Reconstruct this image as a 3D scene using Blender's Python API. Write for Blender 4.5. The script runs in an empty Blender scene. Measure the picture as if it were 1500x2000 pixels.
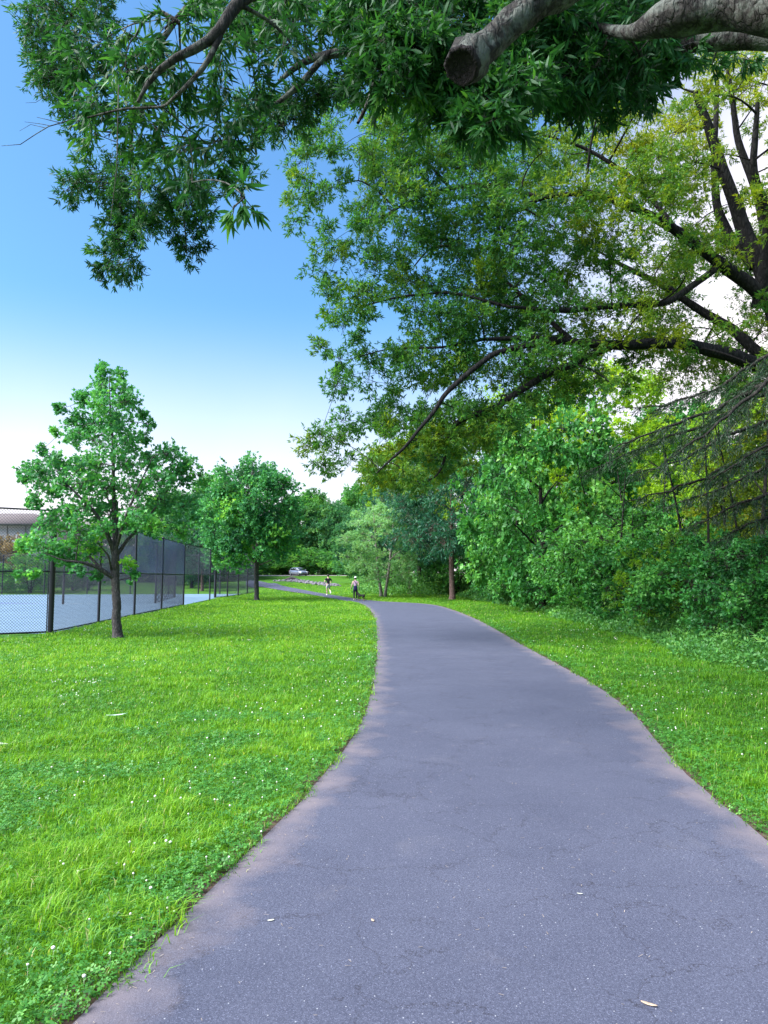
import bpy, bmesh, math, random
import numpy as np
from mathutils import Vector, Matrix
R = math.radians
C = bpy.context.scene.collection
scene = bpy.context.scene

# ------------------------------------------------------------------ camera
CAMZ = 1.65
FPX = 1444.4          # focal length in photo pixels (26 mm on a 36 mm high sensor)
PITCH = math.atan2(128, FPX)
cam = bpy.data.cameras.new('camera')
cam.sensor_fit = 'VERTICAL'; cam.sensor_height = 36; cam.sensor_width = 27; cam.lens = 26
cam.clip_end = 3000; cam.clip_start = 0.05
camo = bpy.data.objects.new('camera', cam); C.objects.link(camo)
camo.location = (0, 0, CAMZ); camo.rotation_euler = (R(90) + PITCH, 0, 0)
scene.camera = camo
scene.render.resolution_x = 768; scene.render.resolution_y = 1024

# ------------------------------------------------------------------ sky and sun
SUN_EL, SUN_AZ = 46.0, -112.0        # degrees; azimuth clockwise from straight ahead (+Y)
w = bpy.data.worlds.new("World"); scene.world = w; w.use_nodes = True
nt = w.node_tree; nt.nodes.clear()
out = nt.nodes.new('ShaderNodeOutputWorld'); bg = nt.nodes.new('ShaderNodeBackground')
sky = nt.nodes.new('ShaderNodeTexSky'); sky.sky_type = 'NISHITA'; sky.sun_disc = False
sky.sun_elevation = R(SUN_EL); sky.sun_rotation = R(SUN_AZ)
sky.air_density = 1.0; sky.dust_density = 2.2; sky.ozone_density = 2.0; sky.altitude = 50
tc = nt.nodes.new('ShaderNodeTexCoord')
# thin evening veil: whiter towards the horizon and towards the front right
sep = nt.nodes.new('ShaderNodeSeparateXYZ'); nt.links.new(tc.outputs['Generated'], sep.inputs[0])
vm = nt.nodes.new('ShaderNodeVectorMath'); vm.operation = 'DOT_PRODUCT'
nt.links.new(tc.outputs['Generated'], vm.inputs[0]); vm.inputs[1].default_value = (0.80, 0.60, 0.0)
mr1 = nt.nodes.new('ShaderNodeMapRange'); mr1.interpolation_type = 'SMOOTHSTEP'
mr1.inputs['From Min'].default_value = 0.62; mr1.inputs['From Max'].default_value = 0.88
nt.links.new(vm.outputs['Value'], mr1.inputs['Value'])
mr2 = nt.nodes.new('ShaderNodeMapRange'); mr2.interpolation_type = 'SMOOTHSTEP'
mr2.inputs['From Min'].default_value = 0.36; mr2.inputs['From Max'].default_value = 0.02
nt.links.new(sep.outputs['Z'], mr2.inputs['Value'])
nz = nt.nodes.new('ShaderNodeTexNoise'); nz.inputs['Scale'].default_value = 2.2; nz.inputs['Detail'].default_value = 5
nt.links.new(tc.outputs['Generated'], nz.inputs['Vector'])
mx = nt.nodes.new('ShaderNodeMath'); mx.operation = 'MAXIMUM'
nt.links.new(mr1.outputs[0], mx.inputs[0]); nt.links.new(mr2.outputs[0], mx.inputs[1])
mrn = nt.nodes.new('ShaderNodeMapRange'); mrn.inputs['From Min'].default_value = 0.35; mrn.inputs['From Max'].default_value = 0.65
mrn.inputs['To Min'].default_value = 0.78; mrn.inputs['To Max'].default_value = 1.0
nt.links.new(nz.outputs['Fac'], mrn.inputs['Value'])
mu = nt.nodes.new('ShaderNodeMath'); mu.operation = 'MULTIPLY'
nt.links.new(mx.outputs[0], mu.inputs[0]); nt.links.new(mrn.outputs[0], mu.inputs[1])
grade = nt.nodes.new('ShaderNodeMix'); grade.data_type = 'RGBA'; grade.blend_type = 'MULTIPLY'; grade.inputs[0].default_value = 1
nt.links.new(sky.outputs[0], grade.inputs[6]); grade.inputs[7].default_value = (0.52, 0.85, 1.04, 1)
veil = nt.nodes.new('ShaderNodeMix'); veil.data_type = 'RGBA'
VEIL = (5.1, 4.65, 4.8)
nt.links.new(mu.outputs[0], veil.inputs[0]); nt.links.new(grade.outputs[2], veil.inputs[6]); veil.inputs[7].default_value = VEIL + (1,)
nt.links.new(veil.outputs[2], bg.inputs['Color']); bg.inputs['Strength'].default_value = 0.075
nt.links.new(bg.outputs[0], out.inputs[0])

sun = bpy.data.lights.new('sun', 'SUN'); sun.energy = 3.2; sun.angle = R(55); sun.color = (1.0, 0.97, 0.93)
suno = bpy.data.objects.new('sun', sun); C.objects.link(suno)
sd = Vector((math.sin(R(SUN_AZ)) * math.cos(R(SUN_EL)), math.cos(R(SUN_AZ)) * math.cos(R(SUN_EL)), math.sin(R(SUN_EL))))
suno.rotation_euler = sd.to_track_quat('Z', 'Y').to_euler(); suno.location = (30, 10, 40)

vs = scene.view_settings; vs.view_transform = 'Standard'; vs.look = 'None'; vs.exposure = 2.0; vs.gamma = 1
scene.render.engine = 'CYCLES'
cy = scene.cycles; cy.max_bounces = 6; cy.diffuse_bounces = 3; cy.glossy_bounces = 2; cy.transmission_bounces = 4
cy.transparent_max_bounces = 12; cy.sample_clamp_indirect = 6

# ------------------------------------------------------------------ projection helpers
def ray(px, py):
    a = (px - 750) / FPX; b = (1000 - py) / FPX
    return np.array([a, math.cos(PITCH) - b * math.sin(PITCH), math.sin(PITCH) + b * math.cos(PITCH)])
def at(px, py, D):
    r = ray(px, py); t = D / r[1]
    return np.array([r[0] * t, D, CAMZ + r[2] * t])
def pxm(D):               # metres per photo pixel at depth D
    return D / FPX

def sst(a, b, x):
    t = np.clip((np.asarray(x, float) - a) / (b - a), 0, 1); return t * t * (3 - 2 * t)
def zf(x, y):             # terrain: flat, then a gentle rise beyond the bend; flat under the courts
    x = np.asarray(x, float); y = np.asarray(y, float)
    rise = np.interp(y, [0, 52, 70, 90, 115, 140, 200, 400, 900], [0, 0, .25, .85, 1.55, 2.05, 2.6, 4, 7])
    m = sst(-17, -13, x)
    far = np.interp(y, [0, 70, 90, 120, 140, 200, 400, 900], [0, 0, .3, 1.3, 2.05, 2.6, 4, 7])
    return rise * m + far * (1 - m)
def gnd(px, py):
    lo, hi = 1.0, 400.0
    r = ray(px, py)
    prev = None
    for D in np.concatenate([np.arange(1.5, 60, .1), np.arange(60, 300, .25)]):
        t = D / r[1]; z = CAMZ + r[2] * t
        if z <= zf(r[0] * t, D):
            return np.array([r[0] * t, D, float(zf(r[0] * t, D))])
    t = 200 / r[1]
    return np.array([r[0] * t, 200, float(zf(r[0] * t, 200))])

# ------------------------------------------------------------------ object helpers
def tag(o, label=None, cat=None, group=None, kind=None):
    if label: o['label'] = label
    if cat: o['category'] = cat
    if group: o['group'] = group
    if kind: o['kind'] = kind
    return o
def empty(name, loc, label, cat, group=None, rz=0):
    o = bpy.data.objects.new(name, None); C.objects.link(o); o.empty_display_size = .3
    o.location = tuple(float(v) for v in loc); o.rotation_euler = (0, 0, rz)
    return tag(o, label, cat, group)
def link(name, me, mat=None, parent=None):
    o = bpy.data.objects.new(name, me); C.objects.link(o)
    if mat: me.materials.append(mat)
    if parent: o.parent = parent
    return o
def copy_tree(o, parent=None):
    c = o.copy(); C.objects.link(c); c.parent = parent
    for ch in list(o.children): copy_tree(ch, c)
    return c
def npmesh(name, V, F, attrs=None, smooth=False):
    """V (n,3); F list of int arrays (m,k) with any k"""
    me = bpy.data.meshes.new(name)
    V = np.ascontiguousarray(V, dtype=np.float32)
    me.vertices.add(len(V)); me.vertices.foreach_set('co', V.ravel())
    Fs = [np.asarray(f, dtype=np.int32) for f in F if len(f)]
    idx = np.concatenate([f.ravel() for f in Fs]); tot = np.concatenate([np.full(len(f), f.shape[1], np.int32) for f in Fs])
    st = np.concatenate([[0], np.cumsum(tot)[:-1]]).astype(np.int32)
    me.loops.add(len(idx)); me.loops.foreach_set('vertex_index', idx)
    me.polygons.add(len(tot)); me.polygons.foreach_set('loop_start', st)
    try: me.polygons.foreach_set('loop_total', tot)
    except Exception: pass
    if smooth: me.polygons.foreach_set('use_smooth', np.ones(len(tot), bool))
    for k, v in (attrs or {}).items():
        a = me.attributes.new(k, 'FLOAT', 'POINT'); a.data.foreach_set('value', np.asarray(v, np.float32))
    me.update(calc_edges=True)
    return me
class Tubes:
    def __init__(s): s.V = []; s.F = []; s.T = []; s.n = 0
    def add(s, pts, rad, n=6, wob=0, rng=None, cap=True):
        pts = np.asarray(pts, float); rad = np.asarray(rad, float); m = len(pts)
        t = np.gradient(pts, axis=0); t /= (np.linalg.norm(t, axis=1, keepdims=True) + 1e-9)
        ref = np.array([0, 0, 1.0]) if abs(t[0][2]) < .9 else np.array([1.0, 0, 0])
        us = []; u = np.cross(t[0], ref); u /= np.linalg.norm(u)
        for i in range(m):
            u = u - t[i] * np.dot(u, t[i]); u /= (np.linalg.norm(u) + 1e-9); us.append(u)
        us = np.array(us); vs_ = np.cross(t, us)
        a = np.arange(n) * 2 * math.pi / n
        rr = rad[:, None] * np.ones(n)
        if wob: rr = rr * (1 + wob * (rng.random((m, n)) - .5))
        P = pts[:, None, :] + rr[..., None] * (np.cos(a)[None, :, None] * us[:, None, :] + np.sin(a)[None, :, None] * vs_[:, None, :])
        s.V.append(P.reshape(-1, 3))
        i = np.arange(m - 1)[:, None] * n; j = np.arange(n)[None, :]; j2 = (j + 1) % n
        s.F.append(np.stack([i + j, i + j2, i + n + j2, i + n + j], -1).reshape(-1, 4) + s.n)
        if cap and n == 4:
            s.F.append(np.array([[3, 2, 1, 0], [m * 4 - 4, m * 4 - 3, m * 4 - 2, m * 4 - 1]]) + s.n)
        s.n += m * n
    def box(s, c, sx, sy, sz):
        c = np.asarray(c, float); h = np.array([[x, y, z] for z in (-.5, .5) for x, y in ((-.5, -.5), (.5, -.5), (.5, .5), (-.5, .5))]) * [sx, sy, sz]
        s.V.append(c + h); s.F.append(np.array([[3, 2, 1, 0], [4, 5, 6, 7], [0, 1, 5, 4], [1, 2, 6, 5], [2, 3, 7, 6], [3, 0, 4, 7]]) + s.n); s.n += 8
    def build(s, name, mat, parent=None, origin=(0, 0, 0), smooth=True):
        V = np.concatenate(s.V) - np.asarray(origin, float)
        return link(name, npmesh(name, V, s.F, smooth=smooth), mat, parent)

def resample(pts, n):
    pts = np.asarray(pts, float); d = np.r_[0, np.cumsum(np.linalg.norm(np.diff(pts[:, :3], axis=0), axis=1))]
    q = np.linspace(0, d[-1], n)
    return np.stack([np.interp(q, d, pts[:, k]) for k in range(pts.shape[1])], 1)
def smooth_poly(pts, n, it=2):
    p = resample(pts, n)
    for _ in range(it):
        q = p.copy(); q[1:-1] = .25 * p[:-2] + .5 * p[1:-1] + .25 * p[2:]; p = q
    return p
def unit(a): return a / (np.linalg.norm(a, axis=-1, keepdims=True) + 1e-9)

# ------------------------------------------------------------------ materials
def newmat(name):
    m = bpy.data.materials.new(name); m.use_nodes = True; n = m.node_tree; n.nodes.clear()
    o = n.nodes.new('ShaderNodeOutputMaterial'); return m, n, o
def N(nt, t, **kw):
    x = nt.nodes.new(t)
    for k, v in kw.items():
        if k.startswith('i_'): x.inputs[k[2:].replace('_', ' ')].default_value = v
        else: setattr(x, k, v)
    return x
def ramp(nt, fac, stops):
    r = nt.nodes.new('ShaderNodeValToRGB'); e = r.color_ramp.elements
    while len(e) < len(stops): e.new(.5)
    for el, (p, c) in zip(e, stops): el.position = p; el.color = tuple(c) + (1,)
    if fac is not None: nt.links.new(fac, r.inputs[0])
    return r
def noise(nt, scale, detail=4, rough=.55, vec=None, dist=0):
    x = N(nt, 'ShaderNodeTexNoise'); x.inputs['Scale'].default_value = scale; x.inputs['Detail'].default_value = detail
    x.inputs['Roughness'].default_value = rough; x.inputs['Distortion'].default_value = dist
    if vec is not None: nt.links.new(vec, x.inputs['Vector'])
    return x
def mixc(nt, f, a, b, mode='MIX'):
    x = N(nt, 'ShaderNodeMix', data_type='RGBA', blend_type=mode)
    for s, v in ((0, f), (6, a), (7, b)):
        if isinstance(v, (int, float)): x.inputs[s].default_value = v
        elif isinstance(v, tuple): x.inputs[s].default_value = v + (1,)
        else: nt.links.new(v, x.inputs[s])
    return x.outputs[2]
def maprange(nt, v, a, b, c=0, d=1):
    x = N(nt, 'ShaderNodeMapRange'); nt.links.new(v, x.inputs['Value'])
    for k, q in zip(('From Min', 'From Max', 'To Min', 'To Max'), (a, b, c, d)): x.inputs[k].default_value = q
    return x.outputs[0]
def leafmat(name, stops, trans=.38, rough=.5, spec=.35, tgain=1.5):
    m, n, o = newmat(name)
    a = N(n, 'ShaderNodeAttribute', attribute_name='tint')
    r = ramp(n, a.outputs['Fac'], stops)
    p = N(n, 'ShaderNodeBsdfPrincipled'); p.inputs['Roughness'].default_value = rough; p.inputs['Specular IOR Level'].default_value = spec
    n.links.new(r.outputs[0], p.inputs['Base Color'])
    t = N(n, 'ShaderNodeBsdfTranslucent')
    n.links.new(mixc(n, 1.0, r.outputs[0], (tgain * 1.15, tgain, tgain * .5), 'MULTIPLY'), t.inputs['Color'])
    mx = N(n, 'ShaderNodeMixShader'); mx.inputs[0].default_value = trans
    n.links.new(p.outputs[0], mx.inputs[1]); n.links.new(t.outputs[0], mx.inputs[2]); n.links.new(mx.outputs[0], o.inputs[0])
    return m
def plain(name, col, rough=.6, metal=0, nscale=0, var=.25, bump=0, spec=.4):
    m, n, o = newmat(name)
    p = N(n, 'ShaderNodeBsdfPrincipled'); p.inputs['Roughness'].default_value = rough; p.inputs['Metallic'].default_value = metal
    p.inputs['Specular IOR Level'].default_value = spec
    p.inputs['Base Color'].default_value = tuple(col) + (1,)
    if nscale:
        tcn = N(n, 'ShaderNodeTexCoord'); z = noise(n, nscale, 5, vec=tcn.outputs['Object'])
        c = mixc(n, maprange(n, z.outputs['Fac'], .3, .7), tuple(v * (1 - var) for v in col), tuple(min(1, v * (1 + var)) for v in col))
        n.links.new(c, p.inputs['Base Color'])
        if bump:
            b = N(n, 'ShaderNodeBump'); b.inputs['Strength'].default_value = bump; b.inputs['Distance'].default_value = .02
            n.links.new(z.outputs['Fac'], b.inputs['Height']); n.links.new(b.outputs[0], p.inputs['Normal'])
    n.links.new(p.outputs[0], o.inputs[0]); return m
def barkmat(name, dark, light, scale=6, lichen=None):
    m, n, o = newmat(name)
    p = N(n, 'ShaderNodeBsdfPrincipled'); p.inputs['Roughness'].default_value = .9; p.inputs['Specular IOR Level'].default_value = .15
    tcn = N(n, 'ShaderNodeTexCoord'); mp = N(n, 'ShaderNodeMapping'); mp.inputs['Scale'].default_value = (1, 1, .3)
    n.links.new(tcn.outputs['Object'], mp.inputs['Vector'])
    z = noise(n, scale * 3, 8, .7, mp.outputs[0], .6)
    v = N(n, 'ShaderNodeTexVoronoi', feature='DISTANCE_TO_EDGE'); v.inputs['Scale'].default_value = scale * 3.3
    zz = noise(n, scale * 2, 3, .6, mp.outputs[0]); ad = N(n, 'ShaderNodeVectorMath', operation='ADD')
    n.links.new(mp.outputs[0], ad.inputs[0]); sc_ = N(n, 'ShaderNodeVectorMath', operation='SCALE'); sc_.inputs['Scale'].default_value = .12
    n.links.new(zz.outputs['Color'], sc_.inputs[0]); n.links.new(sc_.outputs[0], ad.inputs[1]); n.links.new(ad.outputs[0], v.inputs['Vector'])
    crack = maprange(n, v.outputs['Distance'], 0, .22)
    mu = N(n, 'ShaderNodeMath', operation='MULTIPLY'); n.links.new(crack, mu.inputs[0]); n.links.new(maprange(n, z.outputs['Fac'], .3, .7), mu.inputs[1])
    c = mixc(n, mu.outputs[0], dark, light)
    if lichen:
        l = noise(n, 5, 5, .65, tcn.outputs['Object'])
        c = mixc(n, maprange(n, l.outputs['Fac'], .47, .6, 0, .7), c, lichen)
    n.links.new(c, p.inputs['Base Color'])
    b = N(n, 'ShaderNodeBump'); b.inputs['Strength'].default_value = .9; b.inputs['Distance'].default_value = .03
    n.links.new(mu.outputs[0], b.inputs['Height']); n.links.new(b.outputs[0], p.inputs['Normal'])
    n.links.new(p.outputs[0], o.inputs[0]); return m

# base colours (dark -> mid -> light)
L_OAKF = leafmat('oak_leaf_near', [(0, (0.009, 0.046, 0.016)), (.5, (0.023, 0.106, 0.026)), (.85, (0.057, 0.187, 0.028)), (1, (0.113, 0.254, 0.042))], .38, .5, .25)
L_OAK = leafmat('oak_leaf', [(0, (0.019, 0.083, 0.027)), (.4, (0.048, 0.171, 0.030)), (.72, (0.119, 0.218, 0.017)), (1, (0.250, 0.307, 0.015))], .45, .5, .25)  # olive stops hold the backlit tone of the crown's right side
L_MAPLE = leafmat('maple_leaf', [(0, (0.030, 0.147, 0.064)), (.5, (0.070, 0.294, 0.080)), (.85, (0.200, 0.497, 0.064)), (1, (0.400, 0.600, 0.064))], .36)
L_DARK = leafmat('dark_leaf', [(0, (0.010, 0.064, 0.046)), (.5, (0.026, 0.128, 0.065)), (.9, (0.059, 0.217, 0.065)), (1, (0.119, 0.280, 0.065))], .3)
L_MID = leafmat('mid_leaf', [(0, (0.030, 0.134, 0.036)), (.5, (0.070, 0.252, 0.048)), (.9, (0.180, 0.420, 0.048)), (1, (0.320, 0.538, 0.048))], .36)
L_YEL = leafmat('yellow_leaf', [(0, (0.092, 0.230, 0.019)), (.5, (0.224, 0.402, 0.019)), (1, (0.446, 0.575, 0.025))], .5)  # on the wood's back trees this yellow is backlight put into the colour
L_GOLD = leafmat('backlit_gold_leaf', [(0, (0.060, 0.132, 0.014)), (.5, (0.168, 0.240, 0.014)), (1, (0.480, 0.432, 0.024))], .5)  # low light shining through the leaves, put into their colour
L_PALE = leafmat('pale_leaf', [(0, (0.079, 0.214, 0.094)), (.5, (0.168, 0.380, 0.157)), (1, (0.297, 0.535, 0.209))], .36)
L_BROAD = leafmat('broad_leaf', [(0, (0.019, 0.101, 0.028)), (.5, (0.049, 0.215, 0.040)), (.9, (0.162, 0.403, 0.079)), (1, (0.324, 0.504, 0.159))], .34, .45, .3)
L_CEDAR = leafmat('cedar_leaf', [(0, (0.006, 0.022, 0.007)), (.5, (0.011, 0.040, 0.012)), (1, (0.027, 0.067, 0.017))], .2)
L_RUST = leafmat('rust_leaf', [(0, (.06, .07, .03)), (.5, (.2, .15, .07)), (1, (.38, .27, .12))], .3)
L_WEED = leafmat('weed_leaf', [(0, (0.027, 0.114, 0.032)), (.5, (0.082, 0.252, 0.047)), (1, (0.218, 0.436, 0.078))], .34)
B_OAKF = barkmat('oak_bark_near', (.014, .012, .012), (.085, .075, .068), 4.5, (.15, .16, .14))
B_OAK = barkmat('oak_bark', (.008, .007, .008), (.034, .031, .03), 3)
B_MAPLE = barkmat('maple_bark', (.05, .042, .045), (.2, .17, .17), 6)
B_BROWN = barkmat('brown_bark', (.09, .055, .05), (.3, .2, .18), 5)
B_PALE = barkmat('pale_bark', (.2, .17, .15), (.5, .44, .4), 6)
B_DARK = barkmat('dark_bark', (.012, .011, .01), (.06, .05, .045), 4)
# ------------------------------------------------------------------ ground
def grid_axis(pos):
    return np.array(sorted(set([-p for p in pos] + list(pos))))
gx = grid_axis(list(np.arange(0, 60, 2.0)) + [62, 66, 72, 80, 92, 110, 140, 190, 280, 420, 700])
gx = np.array(sorted(set(list(gx) + [-17., -16, -15, -14, -13])))
gy = np.array([-200, -60, -20, -8, 0, 10, 20, 30, 40, 48, 52] + list(np.arange(54, 204, 2.0)) + [210, 225, 250, 290, 350, 400, 500, 700, 900, 1400])
X, Y = np.meshgrid(gx, gy); Zg = zf(X, Y)
V = np.stack([X, Y, Zg], -1).reshape(-1, 3); nx_, ny_ = len(gx), len(gy)
i = (np.arange(ny_ - 1)[:, None] * nx_ + np.arange(nx_ - 1)[None, :]).ravel()
F = [np.stack([i, i + 1, i + nx_ + 1, i + nx_], 1)]
m_ground, n, o = newmat('lawn_ground')
p = N(n, 'ShaderNodeBsdfPrincipled'); p.inputs['Roughness'].default_value = .95; p.inputs['Specular IOR Level'].default_value = .1
tcn = N(n, 'ShaderNodeTexCoord'); vec = tcn.outputs['Object']
a = noise(n, .45, 6, .6, vec); b = noise(n, 9, 5, .7, vec); c = noise(n, 60, 3, .6, vec)
col = mixc(n, maprange(n, a.outputs['Fac'], .35, .68), (.055, .16, .012), (.13, .26, .014))
col = mixc(n, maprange(n, b.outputs['Fac'], .35, .65), col, (.035, .12, .012))
col = mixc(n, maprange(n, b.outputs['Fac'], .62, .75, 0, .5), col, (.2, .26, .04))
col = mixc(n, maprange(n, c.outputs['Fac'], .4, .6, .0, .5), col, (.025, .07, .01))
n.links.new(col, p.inputs['Base Color'])
bm_ = N(n, 'ShaderNodeBump'); bm_.inputs['Strength'].default_value = .6; bm_.inputs['Distance'].default_value = .05
n.links.new(b.outputs['Fac'], bm_.inputs['Height']); n.links.new(bm_.outputs[0], p.inputs['Normal'])
n.links.new(p.outputs[0], o.inputs[0])
g = link('ground', npmesh('ground', V, F, smooth=True), m_ground); tag(g, 'green mown lawn ground rising beyond the bend', 'lawn', kind='structure')

# ------------------------------------------------------------------ path
Lp = [(175, 1998), (220, 1925), (290, 1862), (370, 1790), (440, 1722), (500, 1655), (580, 1588), (612, 1550), (650, 1500), (690, 1450), (714, 1400), (727, 1350), (736, 1290)]
Lq = [(736, 1290), (737, 1240), (731, 1200), (712, 1181)]
Lr = [(712, 1181), (690, 1175.5), (640, 1168), (600, 1160), (540, 1152), (510, 1147), (480, 1143)]
Rp = [(1500, 1660), (1470, 1625), (1410, 1578), (1350, 1528), (1290, 1470), (1265, 1420), (1215, 1375), (1150, 1332), (1090, 1300)]
Rq = [(1090, 1300), (1000, 1250), (940, 1213), (870, 1186), (835, 1178.5)]
Rr = [(835, 1178.5), (760, 1176.5), (700, 1171), (640, 1161), (600, 1154), (550, 1145), (525, 1139), (508, 1135), (480, 1133)]
G = lambda L: np.array([gnd(*q)[:2] for q in L])
def cat(*a): return np.concatenate(a)
lp, lq, lr, rp, rq, rr_ = map(G, (Lp, Lq, Lr, Rp, Rq, Rr))
lp = cat(np.array([[-1.9, -8.0], [-1.75, -3], [-1.5, .8]]), lp); rp = cat(np.array([[2.3, -8.0], [2.35, -3.], [2.35, .8], [2.38, 3.0]]), rp)
def seg(P, n, it=3): return smooth_poly(P, n, it)
LE = cat(seg(lp, 60), seg(lq, 24)[1:], seg(lr, 60, 6)[1:]); RE = cat(seg(rp, 60), seg(rq, 24)[1:], seg(rr_, 60, 6)[1:])
def sm(P, it=6):
    for _ in range(it):
        q = P.copy(); q[1:-1] = .25 * P[:-2] + .5 * P[1:-1] + .25 * P[2:]; P = q
    return P
LE, RE = sm(LE), sm(RE)
rngp = np.random.default_rng(5)
def wob(P, amp):
    s = np.arange(len(P)); return P + amp * np.stack([np.sin(s * 1.3) + np.sin(s * 2.9 + 1), np.cos(s * 1.7) + np.sin(s * .7)], 1) * .5
def strip(Lc, Rc, ncol, name, mat, dz, label, cat_, kind='structure'):
    t = np.linspace(0, 1, ncol); P = Lc[:, None, :] * (1 - t)[None, :, None] + Rc[:, None, :] * t[None, :, None]
    z = zf(P[..., 0], P[..., 1]) + dz + np.interp(P[..., 1], [50, 70], [0, .03])
    wd = np.linalg.norm(Rc - Lc, axis=1)[:, None]; e = np.minimum(t, 1 - t)[None, :] * wd
    V = np.concatenate([P, z[..., None]], -1).reshape(-1, 3); m = len(Lc)
    i = (np.arange(m - 1)[:, None] * ncol + np.arange(ncol - 1)[None, :]).ravel()
    me = npmesh(name, V, [np.stack([i, i + 1, i + ncol + 1, i + ncol], 1)], {'edge': e.ravel()}, smooth=True)
    return tag(link(name, me, mat), label, cat_, kind=kind)
m_path, n, o = newmat('path_asphalt')
p = N(n, 'ShaderNodeBsdfPrincipled'); p.inputs['Roughness'].default_value = .85; p.inputs['Specular IOR Level'].default_value = .3
tcn = N(n, 'ShaderNodeTexCoord'); vec = tcn.outputs['Object']
a = noise(n, .7, 7, .68, vec); f = noise(n, 75, 5, .8, vec); g2 = noise(n, 210, 3, .7, vec)
col = mixc(n, maprange(n, a.outputs['Fac'], .3, .7), (.052, .057, .09), (.086, .091, .132))
col = mixc(n, maprange(n, f.outputs['Fac'], .40, .58, 0, .72), col, (.034, .036, .062))
col = mixc(n, maprange(n, g2.outputs['Fac'], .56, .68, 0, .8), col, (.2, .205, .29))
vo = N(n, 'ShaderNodeTexVoronoi'); vo.inputs['Scale'].default_value = 55; n.links.new(vec, vo.inputs['Vector'])
sepv = N(n, 'ShaderNodeSeparateColor'); n.links.new(vo.outputs['Color'], sepv.inputs[0])
gate = maprange(n, sepv.outputs[0], .93, .95); dot = maprange(n, vo.outputs['Distance'], .12, .2, 1, 0)
mm = N(n, 'ShaderNodeMath', operation='MULTIPLY'); n.links.new(gate, mm.inputs[0]); n.links.new(dot, mm.inputs[1])
col = mixc(n, mm.outputs[0], col, (.34, .34, .38))
# hairline cracks
wn = noise(n, 3, 6, .7, vec); sc_ = N(n, 'ShaderNodeVectorMath', operation='SCALE'); sc_.inputs['Scale'].default_value = .55
n.links.new(wn.outputs['Color'], sc_.inputs[0]); ad = N(n, 'ShaderNodeVectorMath', operation='ADD'); n.links.new(vec, ad.inputs[0]); n.links.new(sc_.outputs[0], ad.inputs[1])
vc = N(n, 'ShaderNodeTexVoronoi', feature='DISTANCE_TO_EDGE'); vc.inputs['Scale'].default_value = 1.5; n.links.new(ad.outputs[0], vc.inputs['Vector'])
cr = maprange(n, vc.outputs['Distance'], .0, .009, 1, 0); cm = noise(n, 1.1, 3, .6, vec)
mm2 = N(n, 'ShaderNodeMath', operation='MULTIPLY'); n.links.new(cr, mm2.inputs[0]); n.links.new(maprange(n, cm.outputs['Fac'], .40, .52, 0, .9), mm2.inputs[1])
col = mixc(n, mm2.outputs[0], col, (.022, .02, .03))
# dust and soil washed in along both edges
ea = N(n, 'ShaderNodeAttribute', attribute_name='edge'); en = noise(n, 2.2, 5, .6, vec)
sub = N(n, 'ShaderNodeMath', operation='MULTIPLY_ADD'); n.links.new(en.outputs['Fac'], sub.inputs[0]); sub.inputs[1].default_value = -.9; sub.inputs[2].default_value = .45
ed = N(n, 'ShaderNodeMath', operation='ADD'); n.links.new(ea.outputs['Fac'], ed.inputs[0]); n.links.new(sub.outputs[0], ed.inputs[1])
col = mixc(n, maprange(n, ed.outputs[0], -.05, .3, .8, 0), col, (.165, .135, .15))
st_ = noise(n, 1.7, 4, .6, vec, .5)
col = mixc(n, maprange(n, st_.outputs['Fac'], .6, .76, 0, .22), col, (.16, .15, .17))
n.links.new(col, p.inputs['Base Color'])
bb = N(n, 'ShaderNodeBump'); bb.inputs['Strength'].default_value = .8; bb.inputs['Distance'].default_value = .006
n.links.new(f.outputs['Fac'], bb.inputs['Height']); n.links.new(bb.outputs[0], p.inputs['Normal'])
n.links.new(p.outputs[0], o.inputs[0])
m_soil = plain('edge_soil', (.075, .05, .04), .95, nscale=14, var=.6, bump=.5, spec=.1)
path = strip(wob(LE, .012), wob(RE, .012), 15, 'path', m_path, .012, 'grey asphalt footpath curving away to the left', 'path')
dl = unit(LE - RE)
strip(wob(LE + dl * .15, .06), wob(RE - dl * .15, .06), 7, 'path_shoulder', m_soil, .006, 'strip of bare soil along the footpath edges', 'soil edge')
PATHPOLY = cat(LE, RE[::-1])
def inpoly(P, x, y):
    r = np.zeros(len(x), bool); n_ = len(P)
    for i in range(n_):
        x1, y1 = P[i]; x2, y2 = P[(i + 1) % n_]
        if y1 == y2: continue
        c_ = (y1 > y) != (y2 > y)
        if not c_.any(): continue
        r ^= c_ & (x < (x2 - x1) * (y - y1) / (y2 - y1) + x1)
    return r

# ------------------------------------------------------------------ courts
P1 = gnd(98, 1238); PE = gnd(358, 1183); P4 = gnd(420, 1168); P5 = gnd(500, 1157)
FLX = lambda y: np.interp(y, [P1[1], PE[1], P4[1], P5[1]], [P1[0], PE[0], P4[0], P5[0]])   # the fence line, x at depth y
CX = FLX
m_court, n, o = newmat('court_paint')
p = N(n, 'ShaderNodeBsdfPrincipled'); p.inputs['Roughness'].default_value = .75
tcn = N(n, 'ShaderNodeTexCoord'); z = noise(n, .5, 5, .6, tcn.outputs['Object'])
n.links.new(mixc(n, maprange(n, z.outputs['Fac'], .3, .7), (.10, .165, .24), (.125, .2, .28)), p.inputs['Base Color']); n.links.new(p.outputs[0], o.inputs[0])
m_court2 = plain('court_blue_paint', (.08, .125, .29), .75, nscale=.6, var=.12)
m_line = plain('court_line', (.7, .72, .75), .8)
def sheet(name, pts, mat, dz, label, cat_):
    V = [(x, y, float(zf(x, y)) + dz) for x, y in pts]
    me = npmesh(name, np.array(V), [np.array([list(range(len(V)))])]); return tag(link(name, me, mat), label, cat_, kind='structure')
ys = [P1[1] - .6, 30, 43, 60, 66]
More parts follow.
